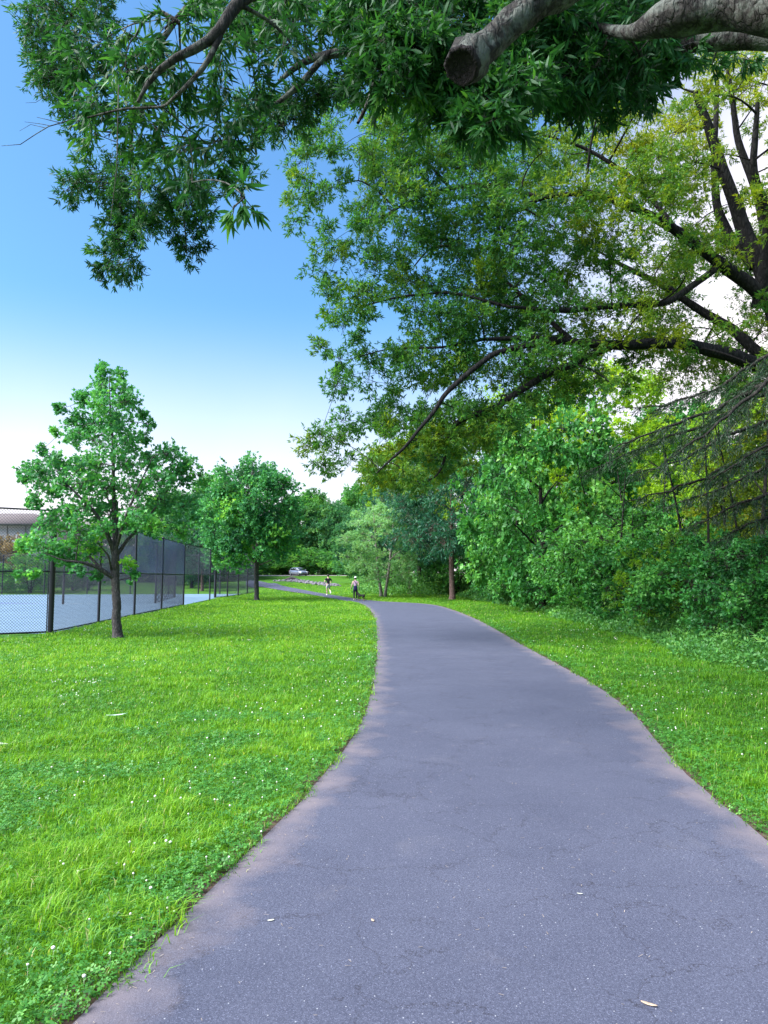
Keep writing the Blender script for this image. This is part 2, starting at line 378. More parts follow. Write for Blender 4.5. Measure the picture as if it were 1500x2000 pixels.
court_pts = [(-75, P1[1] - 1.5), (P1[0] - .05, P1[1] - .0)] + [(float(CX(y)) - .12, y) for y in ys[1:]] + [(-75, 66)]
sheet('court', court_pts, m_court, .010, 'pale blue hard court surface behind the black fence', 'court')
sheet('court_playing_area', [(-36, 47), (-16.5, 47), (-16.5, 60), (-36, 60)], m_court2, .016, 'darker blue playing area painted on the court', 'court')
sheet('court_playing_area', [(-30, 23.5), (-24, 23.5), (-24, 42), (-30, 42)], m_court2, .016, 'narrow blue playing area at the near left of the court', 'court')
for k, (a_, b_, c_, d_) in enumerate([(-36, 47.0, -16.5, 47.08), (-36, 59.9, -16.5, 59.98), (-36, 53.4, -16.5, 53.48)]):
    sheet('court_line', [(a_, b_), (c_, b_), (c_, d_), (a_, d_)], m_line, .021, None, None)

# parking road on the rise, gravel verge
m_road = plain('road_gravel', (.3, .27, .25), .9, nscale=.6, var=.2, spec=.2)
ysr = np.linspace(-45, 26, 30)
Lc = np.stack([ysr, 136 + 0 * ysr - .0015 * (ysr + 20) ** 2 * 0], 1); Rc = np.stack([ysr, 144 + 0 * ysr], 1)
strip(Rc, Lc, 5, 'road', m_road, -.012, 'pale gravel road across the top of the rise', 'road')

# ------------------------------------------------------------------ grass and clover
def vnoise(x, y, s, seed=0):
    r = np.random.default_rng(seed); out_ = 0
    for k in range(7):
        a = r.uniform(0, 2 * math.pi); f = s * r.uniform(.6, 1.9); ph = r.uniform(0, 6.28)
        out_ = out_ + np.sin((x * math.cos(a) + y * math.sin(a)) * f + ph + 1.3 * np.sin((x * math.sin(a) - y * math.cos(a)) * f * .7 + ph * 2))
    return out_ / 7 * 1.6
def shrubline(y): return np.interp(y, [0, 9, 13, 18, 22, 30, 38, 51, 62, 75], [6.9, 6.6, 6.7, 6.9, 7.1, 7.4, 7.9, 7.2, 6.5, 5.5])
rg = np.random.default_rng(11)
def scatter(dens, y0, y1, x0f, x1f):
    xs0 = min(x0f(y0), x0f(y1)); xs1 = max(x1f(y0), x1f(y1)); n_ = int(dens * (xs1 - xs0) * (y1 - y0))
    x = rg.uniform(xs0, xs1, n_); y = rg.uniform(y0, y1, n_)
    k = (x > x0f(y)) & (x < x1f(y)); return x[k], y[k]
LEs = np.interp
def left_ok(x, y, edge):
    return ~inpoly(PATHPOLY, x + edge, y)
def blades(x, y, h, wd, lean, name, mat, tintv):
    n_ = len(x); z = zf(x, y); B = np.stack([x, y, z], 1)
    az = rg.uniform(0, 2 * math.pi, n_); d = np.stack([np.cos(az), np.sin(az), 0 * az], 1); s = np.stack([-np.sin(az), np.cos(az), 0 * az], 1)
    up = np.array([0, 0, 1.0]); h = h[:, None]; wd = wd[:, None]; lean = lean[:, None]
    v0 = B - s * wd / 2; v1 = B + s * wd / 2
    M = B + up * h * .55 + d * lean * h * .3; v2 = M + s * wd * .4; v3 = M - s * wd * .4
    T = B + up * h * (1 - .25 * lean) + d * lean * h
    V = np.stack([v0, v1, v2, v3, T], 1).reshape(-1, 3); k = np.arange(n_)[:, None] * 5
    tv = np.repeat(tintv, 5)
    me = npmesh(name, V, [k + np.array([[0, 1, 2, 3]]), k + np.array([[3, 2, 4]])], {'tint': tv})
    return link(name, me, mat)
m_grass = leafmat('grass_blade', [(0, (.035, .125, .012)), (.35, (.09, .26, .014)), (.7, (.18, .39, .018)), (.93, (.28, .46, .04)), (1, (.42, .42, .18))], .4, .5, .3, 1.4)
gxs, gys = [], []; gd = []
bands = [(1.6, 5, 6500), (5, 8, 4200), (8, 13, 2300), (13, 20, 1100), (20, 32, 620), (32, 60, 260), (60, 92, 70)]
for y0, y1, dn in bands:
    x, y = scatter(dn, y0, y1, lambda q: -.56 * q - 1.2, lambda q: .56 * q + 1.2)
    gxs.append(x); gys.append(y)
x = np.concatenate(gxs); y = np.concatenate(gys)
jit = rg.normal(0, .045, len(x)) + .05 * vnoise(x, y, 6, 77) + .03 * np.sin(y * 5.3) + .03 * np.sin(y * 11.7 + x)
keep = ~inpoly(PATHPOLY, x + np.where(x > np.interp(y, LE[:80, 1], LE[:80, 0]) + 1.2, -1, 1) * (jit + .025), y)
keep &= ~((y > P1[1] - 1.3) & (x < CX(y) + .0)); keep &= x < shrubline(y) + 1.2
# bare soil patches at the maple bases and along the edge
for (bx, by, br) in [(gnd(230, 1245)[0], gnd(230, 1245)[1], .55), (gnd(502, 1172)[0], gnd(502, 1172)[1], 1.1)]:
    keep &= ((x - bx) ** 2 + (y - by) ** 2) > (br * (.7 + .5 * rg.random(len(x)))) ** 2
x, y = x[keep], y[keep]
tuft = vnoise(x, y, 3.2, 3) * .6 + vnoise(x, y, 9, 4) * .6
clov = vnoise(x, y, 2.3, 8) + .45 * np.exp(-((x - np.interp(y, RE[:80, 1], RE[:80, 0])) / .5) ** 2)     # clover where > .45
cl = sst(.15, .6, clov) * np.interp(y, [6, 13], [1, .3])
h = (.035 + .06 * sst(-.2, .9, tuft)) * (1 - .35 * cl) * rg.uniform(.5, 1.6, len(x)); h *= np.interp(y, [4, 30], [1, 1.25])
wd = np.interp(y, [2, 6, 12, 25, 50], [.0042, .0055, .0085, .014, .024]) * rg.uniform(.5, 1.7, len(x))
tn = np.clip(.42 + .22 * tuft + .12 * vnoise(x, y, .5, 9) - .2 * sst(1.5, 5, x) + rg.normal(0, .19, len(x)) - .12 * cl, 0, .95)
tn = np.where(rg.random(len(x)) < .02, 1, tn)
kk = rg.random(len(x)) > .55 * cl
x, y, h, wd, tn = x[kk], y[kk], h[kk], wd[kk], tn[kk]
print('grass blades', len(x))
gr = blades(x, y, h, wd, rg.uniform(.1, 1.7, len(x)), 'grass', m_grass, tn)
tag(gr, 'bright green mown grass on both sides of the path', 'grass', kind='stuff')
# clover leaves
m_clover = leafmat('clover_leaf', [(0, (.025, .115, .02)), (.5, (.06, .225, .03)), (1, (.16, .37, .07))], .3, .45, .4)
cx, cy_ = [], []
for y0, y1, dn in [(1.6, 5, 3400), (5, 9, 2200), (9, 16, 800), (16, 28, 200)]:
    x, y = scatter(dn, y0, y1, lambda q: -.56 * q - 1, lambda q: .56 * q + 1); cx.append(x); cy_.append(y)
x = np.concatenate(cx); y = np.concatenate(cy_)
cl = vnoise(x, y, 2.3, 8); near_edge = np.minimum(np.abs(x - np.interp(y, LE[:80, 1], LE[:80, 0])), np.abs(x - np.interp(y, RE[:80, 1], RE[:80, 0])))
k = (sst(-.05, .6, cl) * np.interp(y, [5, 12], [.9, .22]) + .7 * np.exp(-(near_edge / .35) ** 2) + .06 > rg.random(len(x))) & ~inpoly(PATHPOLY, x, y) & (x < shrubline(y) + .5) & ~((y > P1[1] - 1) & (x < CX(y)))
x, y = x[k], y[k]; n_ = len(x); s = np.interp(y, [3, 12, 25], [.0125, .018, .035]) * rg.uniform(.6, 1.4, n_); zc = zf(x, y) + rg.uniform(.02, .062, n_)
az = rg.uniform(0, 6.28, n_); tl = rg.normal(0, .35, (n_, 2)); Vs = []; Fs = []; base = 0
ctr = np.stack([x, y, zc], 1)
for q in range(3):
    a = az + q * 2.094
    def pt(r, da):
        dx, dy = r * np.cos(a + da) * s, r * np.sin(a + da) * s
        return ctr + np.stack([dx, dy, dx * tl[:, 0] + dy * tl[:, 1]], 1)
    Vs += [ctr, pt(.85, .5), pt(1.15, 0), pt(.85, -.5)]
V = np.stack(Vs, 1).reshape(-1, 3); k0 = np.arange(n_)[:, None] * 12
Fq = np.concatenate([k0 + np.array([[0, 3, 2, 1]]) + 4 * q for q in range(3)])
tv = np.repeat(np.clip(.45 + rg.normal(0, .22, n_), 0, 1), 12)
tag(link('clover', npmesh('clover', V, [Fq], {'tint': tv}), m_clover), 'low clover leaves growing through the grass near the path', 'clover', kind='stuff')
print('clover', n_)
# clover flowers
m_flower = plain('clover_flower', (.72, .68, .62), .7, nscale=200, var=.2)
bmf = bmesh.new(); bmesh.ops.create_icosphere(bmf, subdivisions=1, radius=1); fv = np.array([v.co for v in bmf.verts]); ff = np.array([[v.index for v in f.verts] for f in bmf.faces]); bmf.free()
fx, fy = [], []
for y0, y1, dn in [(2.2, 6, 26), (6, 12, 13), (12, 24, 4.5), (24, 36, 1.5)]:
    x, y = scatter(dn, y0, y1, lambda q: -.56 * q - 1, lambda q: .56 * q + 1); fx.append(x); fy.append(y)
x = np.concatenate(fx); y = np.concatenate(fy)
near_edge = np.minimum(np.abs(x - np.interp(y, LE[:80, 1], LE[:80, 0])), np.abs(x - np.interp(y, RE[:80, 1], RE[:80, 0])))
k = (sst(-.1, .8, vnoise(x, y, 2.3, 8)) + .35 * np.exp(-(near_edge / 1.2) ** 2) + .04 > rg.random(len(x))) & ~inpoly(PATHPOLY, x, y) & (x < shrubline(y)) & ~((y > P1[1] - 1) & (x < CX(y)))
x, y = x[k], y[k]; n_ = len(x); rad = np.interp(y, [3, 10, 25], [.008, .009, .012]) * rg.uniform(.7, 1.25, n_)
z = zf(x, y) + rg.uniform(.035, .07, n_)
V = (fv[None] * rad[:, None, None] * np.array([1, 1, .85])[None, None] + np.stack([x, y, z], 1)[:, None]).reshape(-1, 3)
Fq = (ff[None] + (np.arange(n_) * len(fv))[:, None, None]).reshape(-1, 3)
sx = .0005; st = np.stack([x, y, zf(x, y)], 1)[:, None] + np.array([[-sx, 0, 0], [sx, 0, 0], [sx, 0, 1], [-sx, 0, 1]])[None] * np.stack([np.ones(n_), np.ones(n_), z - zf(x, y)], 1)[:, None]
me = npmesh('clover_flowers', np.concatenate([V, st.reshape(-1, 3)]), [Fq, np.arange(n_)[:, None] * 4 + np.array([[0, 1, 2, 3]]) + len(V)])
tag(link('clover_flowers', me, m_flower), 'small round white clover flowers dotted over the lawn', 'clover flowers', kind='stuff')
print('flowers', n_)
# dry clippings and specks on the asphalt
m_litter = plain('dry_litter', (.3, .24, .2), .8, nscale=20, var=.4)
x = rg.uniform(-2.2, 3.2, 9000); y = 1.8 + 16 * rg.random(9000) ** 1.6; k = inpoly(PATHPOLY, x, y)
ne = np.minimum(np.abs(x - np.interp(y, LE[:80, 1], LE[:80, 0])), np.abs(x - np.interp(y, RE[:80, 1], RE[:80, 0])))
k &= rg.random(9000) < (.10 + .9 * np.exp(-(ne / .13) ** 2)); x, y = x[k], y[k]; n_ = len(x)
az = rg.uniform(0, 6.28, n_); ln = rg.uniform(.006, .028, n_); d = np.stack([np.cos(az), np.sin(az), 0 * az], 1) * ln[:, None]; s = np.stack([-np.sin(az), np.cos(az), 0 * az], 1) * .0012
B = np.stack([x, y, np.full(n_, .0145)], 1); up = np.stack([0 * x, 0 * x, rg.uniform(.001, .006, n_)], 1)
V = np.stack([B - s, B + s, B + d + up + s, B + d + up - s], 1).reshape(-1, 3)
tag(link('dry_clippings', npmesh('dry_clippings', V, [np.arange(n_)[:, None] * 4 + np.array([[0, 1, 2, 3]])]), m_litter), 'dry grass clippings scattered over the asphalt', 'clippings', kind='stuff')
# ------------------------------------------------------------------ tree machinery
def leaf_mesh(name, P, D, Nn, L, W, tint, shape, mat, parent, origin):
    P = np.asarray(P) - np.asarray(origin, float); D = unit(D); S = unit(np.cross(D, Nn)); Nn = np.cross(S, D)
    L = L[:, None]; W = W[:, None]; n_ = len(P); k = np.arange(n_)[:, None]
    if shape == 'kite':
        V = np.stack([P, P + D * L * .45 + S * W * .5 + Nn * W * .15, P + D * L, P + D * L * .45 - S * W * .5 + Nn * W * .15], 1); c = 4
        F = [k * 4 + np.array([[0, 1, 2, 3]])]
    elif shape == 'lance':
        V = np.stack([P, P + D * L * .3 + S * W * .5, P + D * L * .3 - S * W * .5, P + D * L * .66 + S * W * .42 - Nn * L * .05, P + D * L * .66 - S * W * .42 - Nn * L * .05, P + D * L - Nn * L * .18], 1); c = 6
        F = [k * 6 + np.array([[0, 1, 2]]), k * 6 + np.array([[2, 1, 3, 4]]), k * 6 + np.array([[4, 3, 5]])]
    else:  # lobed
        V = np.stack([P, P + D * L * .35 + S * W * .62 - Nn * L * .08, P + D * L * .55 + S * W * .2, P + D * L, P + D * L * .55 - S * W * .2, P + D * L * .35 - S * W * .62 - Nn * L * .08], 1); c = 6
        F = [k * 6 + np.array([[0, 2, 3, 4]]), k * 6 + np.array([[0, 1, 2]]), k * 6 + np.array([[0, 4, 5]])]
    me = npmesh(name, V.reshape(-1, 3), F, {'tint': np.repeat(np.clip(tint, 0, 1), c)})
    return link(name, me, mat, parent)

def rvec(rng, n): v = rng.normal(size=(n, 3)); return unit(v)

class Foliage:
    """clumps of twigs with leaf bunches, each clump tied back to the limbs"""
    def __init__(s, seed, limbs, bark_n=6, wob=.12):
        s.rng = np.random.default_rng(seed); s.T = Tubes(); s.nodes = []; s.nr = []
        s.LP = []; s.LD = []; s.Lt = []; s.LS = []; s.szr = (.7, 1.25); s.lv = .07
        for L in limbs: s.limb(L, bark_n, wob)
    def limb(s, L, n=7, wob=.12, tube=True):
        L = np.asarray(L, float); q = smooth_poly(L, max(6, len(L) * 5), 2)
        ln = np.linalg.norm(L[-1, :3] - L[0, :3]); m = len(q)
        j = s.rng.normal(size=(m, 3)); j = np.apply_along_axis(lambda a: np.convolve(np.pad(a, 3, 'edge'), [.08, .12, .2, .2, .2, .12, .08], 'valid'), 0, j)
        q[:, :3] += j * np.minimum(q[:, 3:4] * .35, .06) * (np.arange(m)[:, None] > 0)
        if tube: s.T.add(q[:, :3], q[:, 3], n, wob, s.rng)
        s.nodes += list(q[:, :3]); s.nr += list(q[:, 3])
    def clump(s, c, r, twigs=9, bunch=4, per=5, lsz=1.0, tint=.45, droop=.25, tvar=.16, flat=1.0, minr=.006, jit=1.0, branch=True, tlen=1.0):
        rng = s.rng; c = np.asarray(c, float); r = np.asarray(r, float) * np.ones(3)
        nd = np.array(s.nodes); d = np.linalg.norm(nd - c, axis=1) + .35 * np.maximum(0, nd[:, 2] - c[2]) - np.minimum(np.array(s.nr), .08) * 2
        i = int(np.argmin(d)); a = nd[i]; r0 = min(s.nr[i] * .6, .012 + .014 * np.linalg.norm(c - a)); r0 = max(r0, minr)
        if branch:
            mid = (a + c) / 2 + rng.normal(size=3) * .1 * np.linalg.norm(c - a) + np.array([0, 0, .08 * np.linalg.norm(c - a)])
            t = np.linspace(0, 1, 6)[:, None]; b = (1 - t) ** 2 * a + 2 * t * (1 - t) * mid + t * t * c
            rr = np.linspace(r0, max(minr, r0 * .45), 6); s.T.add(b, rr, 5, 0, None)
            s.nodes += list(b[1:]); s.nr += list(rr[1:])
        out = unit(c - a + 1e-6)
        u = rvec(rng, twigs); u = unit(u + out * .35); u[:, 2] *= flat
        ends = c + u * r * rng.uniform(.65, 1.05, (twigs, 1)) * tlen
        st = c - out * r * .3 + rng.normal(size=(twigs, 3)) * r * .12
        ct = tint + rng.normal() * tvar
        for e, s0 in zip(ends, st):
            mid = (e + s0) / 2 + np.array([0, 0, .12 * np.linalg.norm(e - s0)])
            t = np.array([0, .5, 1])[:, None]; b = (1 - t) ** 2 * s0 + 2 * t * (1 - t) * mid + t * t * e
            s.T.add(b, [minr, minr * .75, minr * .4], 3)
        tb = rng.uniform(.25, 1.0, (twigs, bunch)) ** .7; tb[:, 0] = 1
        BP = st[:, None] + (ends - st)[:, None] * tb[..., None] + rng.normal(size=(twigs, bunch, 3)) * r * .10 * jit
        td = unit(ends - st)[:, None]
        n_ = twigs * bunch * per
        BPx = np.repeat(BP.reshape(-1, 3), per, 0); tdx = np.repeat(np.repeat(td, bunch, 1).reshape(-1, 3), per, 0)
        D = unit(tdx * .75 + rvec(rng, n_) * .95 + np.array([0, 0, -droop]))
        s.LP.append(BPx + rng.normal(size=(n_, 3)) * .012 * lsz); s.LD.append(D)
        s.Lt.append(np.repeat(ct + rng.normal(size=twigs * bunch) * .07, per) + rng.normal(size=n_) * s.lv); s.LS.append(np.full(n_, lsz))
    def finish(s, root, bark, leafm, L, W, shape='kite', origin=(0, 0, 0), crown='crown', trunk='trunk', upn=.6):
        s.T.build(trunk, bark, root, origin)
        P = np.concatenate(s.LP); D = np.concatenate(s.LD); t = np.concatenate(s.Lt); S = np.concatenate(s.LS); n_ = len(P)
        Nn = unit(rvec(s.rng, n_) + np.array([0, 0, upn])); sz = S * s.rng.uniform(*s.szr, n_)
        leaf_mesh(crown, P, D, Nn, L * sz, W * sz, t, shape, leafm, root, origin)
        return n_

def pxlimb(L):   # [(px, py, depth, radius in metres)]
    return [tuple(at(a, b, d)) + (r,) for a, b, d, r in L]

total = 0
# ------------------------------------------------------------------ near young maple
b0 = gnd(230, 1245); D0 = b0[1]; U = pxm(D0)
root = empty('maple_tree', b0, 'young maple with ragged open crown standing alone nearest on the left lawn', 'tree', 'young maples along the court fence')
limbs = [pxlimb([(230, 1248, D0, .17), (229.5, 1235, D0, .135), (228, 1190, D0, .115), (226, 1150, D0, .115), (224, 1110, D0, .12), (225, 1075, D0, .10)]),
 pxlimb([(225, 1078, D0, .08), (226, 1030, D0, .07), (221, 960, D0 + .2, .055), (222, 880, D0, .04), (215, 800, D0, .025), (213, 735, D0, .012)]),
 pxlimb([(222, 1082, D0, .07), (205, 1030, D0 - .3, .055), (188, 1003, D0 - .5, .045), (155, 970, D0 - .7, .03), (110, 925, D0 - .9, .014)]),
 pxlimb([(225, 1130, D0, .075), (197, 1110, D0 - .3, .06), (160, 1098, D0 - .6, .04), (125, 1095, D0 - .8, .025), (85, 1080, D0 - 1, .012)]),
 pxlimb([(198, 1111, D0 - .3, .04), (172, 1085, D0 - .2, .03), (146, 1062, D0, .018), (110, 1030, D0 + .2, .01)]),
 pxlimb([(228, 1085, D0, .06), (250, 1052, D0 + .3, .045), (280, 1022, D0 + .5, .035), (310, 985, D0 + .6, .025), (345, 930, D0 + .5, .012)]),
 pxlimb([(226, 1070, D0, .05), (245, 1010, D0 - .5, .04), (270, 950, D0 - .8, .025), (300, 890, D0 - .8, .012)]),
 pxlimb([(224, 1070, D0, .05), (222, 1000, D0 + .9, .035), (190, 930, D0 + 1.5, .02)]),
 pxlimb([(218, 1115, D0, .035), (212, 1085, D0 - .6, .025), (190, 1060, D0 - 1.1, .015)])]
fo = Foliage(1, limbs, 9)
M1 = [(205,730,13),(238,732,12),(200,755,19),(240,762,18),(165,780,15),(198,790,22),(243,792,18),(122,797,10),(150,817,16),(190,825,24),(233,825,24),(108,840,8),(290,828,11),(272,805,9),(150,850,20),(200,860,28),(250,860,22),(283,850,14),(85,875,10),(100,895,16),(60,915,16),(47,932,9),(80,935,20),(122,915,17),(155,905,18),(190,905,26),(240,905,26),(290,900,20),(330,885,18),(365,905,15),(392,930,14),(350,930,22),(310,935,24),(72,975,13),(57,982,7),(100,962,14),(125,950,15),(160,945,22),(210,950,26),(260,950,26),(135,1000,20),(170,990,24),(215,1000,24),(270,990,26),(320,980,24),(368,985,22),(100,1025,22),(150,1040,26),(200,1040,16),(62,1060,18),(42,1065,10),(90,1075,22),(130,1080,20),(170,1075,20),(250,1025,15),(300,1030,18),(350,1038,16),(375,1015,12),(152,1112,10),(64,1118,9),(38,1120,7),(250,1102,11),(258,1128,10),(190,1122,11),(200,700+18,8)]
for (x, y, r) in M1:
    core = max(0, 1 - abs(x - 215) / 190)
    dd = fo.rng.uniform(-1, 1) * (.35 + 1.5 * core)
    yel = .25 if (y > 1000 and fo.rng.random() < .45) else 0  # some low clumps tinted yellow as if light came through them
    k = r / 18
    fo.clump(at(x, y, D0 + dd), r * U * 1.45, int(14 * k) + 4, 6, 2, 1, .38 + yel, .35, .11, flat=.85, jit=1.7)
    if r > 14: fo.clump(at(x + fo.rng.uniform(-8, 8), y + fo.rng.uniform(-8, 8), D0 - dd * .8 + fo.rng.uniform(-.4, .4)), r * U * 1.35, int(10 * k) + 3, 6, 2, 1, .36, .35, .11, jit=1.7)
total += fo.finish(root, B_MAPLE, L_MAPLE, .105, .095, 'lobed', b0)
# ------------------------------------------------------------------ second maple
b1 = gnd(502, 1172); D1 = b1[1]; U = pxm(D1)
root = empty('maple_tree', b1, 'rounder maple with dense crown on the lawn beside the far path', 'tree', 'young maples along the court fence')
limbs = [pxlimb([(502, 1174, D1, .22), (502, 1165, D1, .17), (501, 1130, D1, .16), (502, 1105, D1, .17), (500, 1085, D1, .14)]),
 pxlimb([(501, 1090, D1, .12), (503, 1060, D1, .1), (500, 1010, D1, .07), (495, 950, D1, .04), (492, 905, D1, .02)]),
 pxlimb([(501, 1100, D1, .09), (486, 1080, D1 - .6, .07), (465, 1060, D1 - 1.2, .05), (430, 1020, D1 - 1.5, .03)]),
 pxlimb([(503, 1098, D1, .09), (515, 1070, D1 + .5, .07), (530, 1030, D1 + .8, .05), (550, 985, D1 + 1, .03)]),
 pxlimb([(502, 1105, D1, .06), (485, 1092, D1 + .5, .05), (455, 1085, D1 + 1, .03), (420, 1080, D1 + .5, .02)]),
 pxlimb([(503, 1106, D1, .05), (525, 1096, D1 - .5, .04), (550, 1088, D1 - .5, .02)]),
 pxlimb([(501, 1085, D1, .07), (480, 1030, D1 + .5, .05), (455, 970, D1 + .3, .03)]),
 pxlimb([(503, 1085, D1, .07), (515, 1020, D1 - 1.2, .05), (525, 960, D1 - 1.6, .03)])]
fo = Foliage(2, limbs, 8); rg2 = np.random.default_rng(22)
def poly_pts(poly, n, rng):
    poly = np.array(poly, float); lo = poly.min(0); hi = poly.max(0); o = []
    while len(o) < n:
        q = rng.uniform(lo, hi, (n * 3, 2)); k = inpoly(poly, q[:, 0], q[:, 1]); o += list(q[k])
    o = np.array(o[:n * 1]); return o
def spread(poly, n, rng, k=6):      # best-candidate points
    cand = poly_pts(poly, n * k, rng); ch = [cand[0]]
    for i in range(1, n):
        c = cand[rng.integers(0, len(cand), k * 3)]; d = np.min(np.linalg.norm(c[:, None] - np.array(ch)[None], axis=2), 1); ch.append(c[int(np.argmax(d))])
    return np.array(ch)
M2 = [(470,908),(492,900),(515,905),(540,920),(575,945),(582,970),(585,1010),(590,1050),(575,1085),(545,1090),(520,1085),(505,1078),(490,1098),(470,1112),(445,1108),(420,1105),(398,1090),(392,1050),(388,1010),(395,965),(415,935),(440,915)]
for (x, y) in spread(M2, 85, rg2):
    x = 490 + (x - 490) * .9; y = 1010 + (y - 1010) * .95
    rr = math.hypot((x - 490) / 100, (y - 1005) / 110); dep = math.sqrt(max(.04, 1 - min(1, rr) ** 2)) * 3.3
    side = -1 if rg2.random() < .68 else 1
    yel = .35 if (x > 520 and y > 1020 and rg2.random() < .5) else (.18 if rg2.random() < .2 else 0)  # lower right clumps yellowed as if backlit, a few others at random
    fo.clump(at(x, y, D1 + side * dep * rg2.uniform(.5, 1)), .95, 20, 7, 3, 1.4, .36 + yel, .25, .12, minr=.01)
total += fo.finish(root, B_MAPLE, L_MAPLE, .13, .11, 'kite', b1)
print('maples', total)

# ------------------------------------------------------------------ big oak on the right
DO = 21.0
base = np.array([at(1545, 1200, DO)[0], DO, 0.0])
root = empty('oak_tree', base, 'huge spreading oak with dark limbs reaching left over the path from the right edge', 'tree')
limbs = [
 [(base[0], DO, -.1, .62), (base[0] - .05, DO, .6, .5), (base[0] - .1, DO, 3, .42)] + pxlimb([(1560, 860, DO, .4), (1552, 740, DO, .38)]),
 pxlimb([(1552, 745, DO, .36), (1540, 700, DO, .33), (1512, 600, DO, .3), (1478, 500, DO, .26), (1440, 420, DO, .2), (1400, 300, DO - .3, .16), (1360, 180, DO - .6, .1)]),
 pxlimb([(1550, 740, DO, .3), (1490, 718, DO - .2, .24), (1420, 690, DO - .6, .2), (1350, 672, DO - 1, .17), (1280, 668, DO - 1.4, .15), (1200, 672, DO - 1.8, .13), (1120, 668, DO - 2.1, .1), (1040, 660, DO - 2.4, .075), (945, 662, DO - 2.6, .045)]),
 pxlimb([(1195, 675, DO - 1.8, .11), (1140, 700, DO - 2, .10), (1080, 725, DO - 2.1, .095), (1020, 762, DO - 2.2, .09), (960, 800, DO - 2.3, .08), (900, 820, DO - 2.4, .07), (878, 838, DO - 2.4, .06), (872, 870, DO - 2.4, .045), (868, 905, DO - 2.4, .035), (850, 935, DO - 2.4, .02), (820, 940, DO - 2.4, .012)]),
 pxlimb([(1090, 668, DO - 2.1, .08), (1020, 675, DO - 2.8, .075), (965, 690, DO - 3.1, .07), (905, 735, DO - 3.4, .065), (870, 765, DO - 3.5, .06), (850, 800, DO - 3.6, .05), (810, 850, DO - 3.7, .04), (790, 875, DO - 3.8, .035), (760, 900, DO - 3.9, .025), (735, 925, DO - 4, .014)]),
 pxlimb([(1512, 600, DO, .25), (1455, 550, DO - .3, .2), (1400, 510, DO - .6, .17), (1330, 455, DO - 1, .14), (1260, 415, DO - 1.4, .11), (1160, 375, DO - 2, .08), (1060, 385, DO - 2.4, .055), (980, 430, DO - 2.7, .035)]),
 pxlimb([(1540, 720, DO, .18), (1480, 690, DO, .17), (1420, 640, DO + .5, .15), (1360, 600, DO + .8, .12), (1300, 560, DO + 1, .1), (1200, 510, DO + 1.2, .06)]),
 pxlimb([(1475, 520, DO, .18), (1430, 470, DO + .5, .16), (1400, 400, DO + .8, .13), (1395, 300, DO + 1, .1), (1400, 150, DO + 1.3, .06)]),
 pxlimb([(1490, 560, DO, .2), (1500, 470, DO + .2, .17), (1480, 380, DO + .2, .13), (1440, 280, DO + .2, .1), (1420, 130, DO + .2, .06)]),
 pxlimb([(1480, 600, DO, .2), (1505, 420, DO - 1, .14), (1470, 340, DO - 1.5, .11), (1480, 200, DO - 2, .06)]),
 pxlimb([(1400, 520, DO - .6, .1), (1310, 590, DO - 1.3, .09), (1220, 595, DO - 1.8, .085), (1130, 605, DO - 2.2, .08), (1080, 608, DO - 2.4, .06), (1000, 600, DO - 2.6, .04)]),
 pxlimb([(1060, 385, DO - 2.4, .055), (960, 360, DO - 1.5, .06), (880, 368, DO - 1.6, .05), (830, 380, DO - 1.7, .045), (770, 408, DO - 1.8, .035), (740, 430, DO - 1.8, .02)]),
 pxlimb([(770, 405, DO - 1.8, .03), (735, 370, DO - 1.9, .025), (700, 350, DO - 2, .02), (640, 370, DO - 2.1, .01)]),
 pxlimb([(1120, 668, DO - 2.1, .07), (1000, 560, DO - 1, .05), (900, 480, DO, .04), (840, 480, DO + .3, .03), (810, 520, DO + .3, .02)]),
 pxlimb([(1000, 600, DO - 2.6, .04), (880, 570, DO - 2.4, .035), (780, 580, DO - 2.2, .03), (700, 600, DO - 2, .015)]),
 pxlimb([(945, 662, DO - 2.6, .045), (860, 680, DO - 2.6, .03), (760, 680, DO - 2.5, .02), (690, 700, DO - 2.4, .01)]),
 pxlimb([(1330, 455, DO - 1, .08), (1240, 350, DO - .5, .07), (1150, 290, DO - .5, .05), (1050, 260, DO - .8, .03)]),
 pxlimb([(880, 368, DO - 1.6, .05), (820, 300, DO - 1, .03), (720, 260, DO - 1, .015)]),
]
fo = Foliage(3, limbs, 9, .1)
OUT = [(650,215),(600,250),(570,300),(585,345),(560,385),(548,430),(580,425),(640,395),(690,400),(720,420),(640,450),(620,480),(635,530),(615,560),(640,620),(620,650),(645,700),(650,760),(700,770),(760,790),(700,800),(660,840),(600,840),(575,870),(610,905),(660,890),(700,900),(720,945),(800,945),(860,950),(900,900),(985,840),(1080,780),(1160,760),(1240,745),(1330,740),(1420,760),(1500,800),(1560,800),(1560,60),(1300,120),(1180,180),(1020,210),(800,210),(700,190)]
HOLES = [(905,395,26,16),(835,420,26,20),(1430,560,30,40),(1290,430,30,14),(1240,640,40,14),(1420,240,26,40),(1480,300,16,60),(1130,480,18,14),(1010,450,22,14),(790,765,55,22),(860,770,30,28),(700,560,0,0),(780,640,26,20),(1395,690,0,0),(1385,560,45,50),(1350,620,40,25),(1330,715,80,20),(1190,640,55,16),(1310,180,40,30),(960,765,45,22),(1440,330,24,60),(1220,440,30,18),(760,470,22,24),(700,230,24,30),(1000,245,40,20),(1100,220,40,20),(1300,470,35,20),(1150,560,25,20),(720,720,20,20),(1470,650,30,60),(780,445,30,18),(1400,400,14,60),(880,540,30,14),(740,600,18,22),(660,480,0,0)]
rg3 = np.random.default_rng(33)
pts = spread(OUT, 500, rg3, 5)
nc = 0
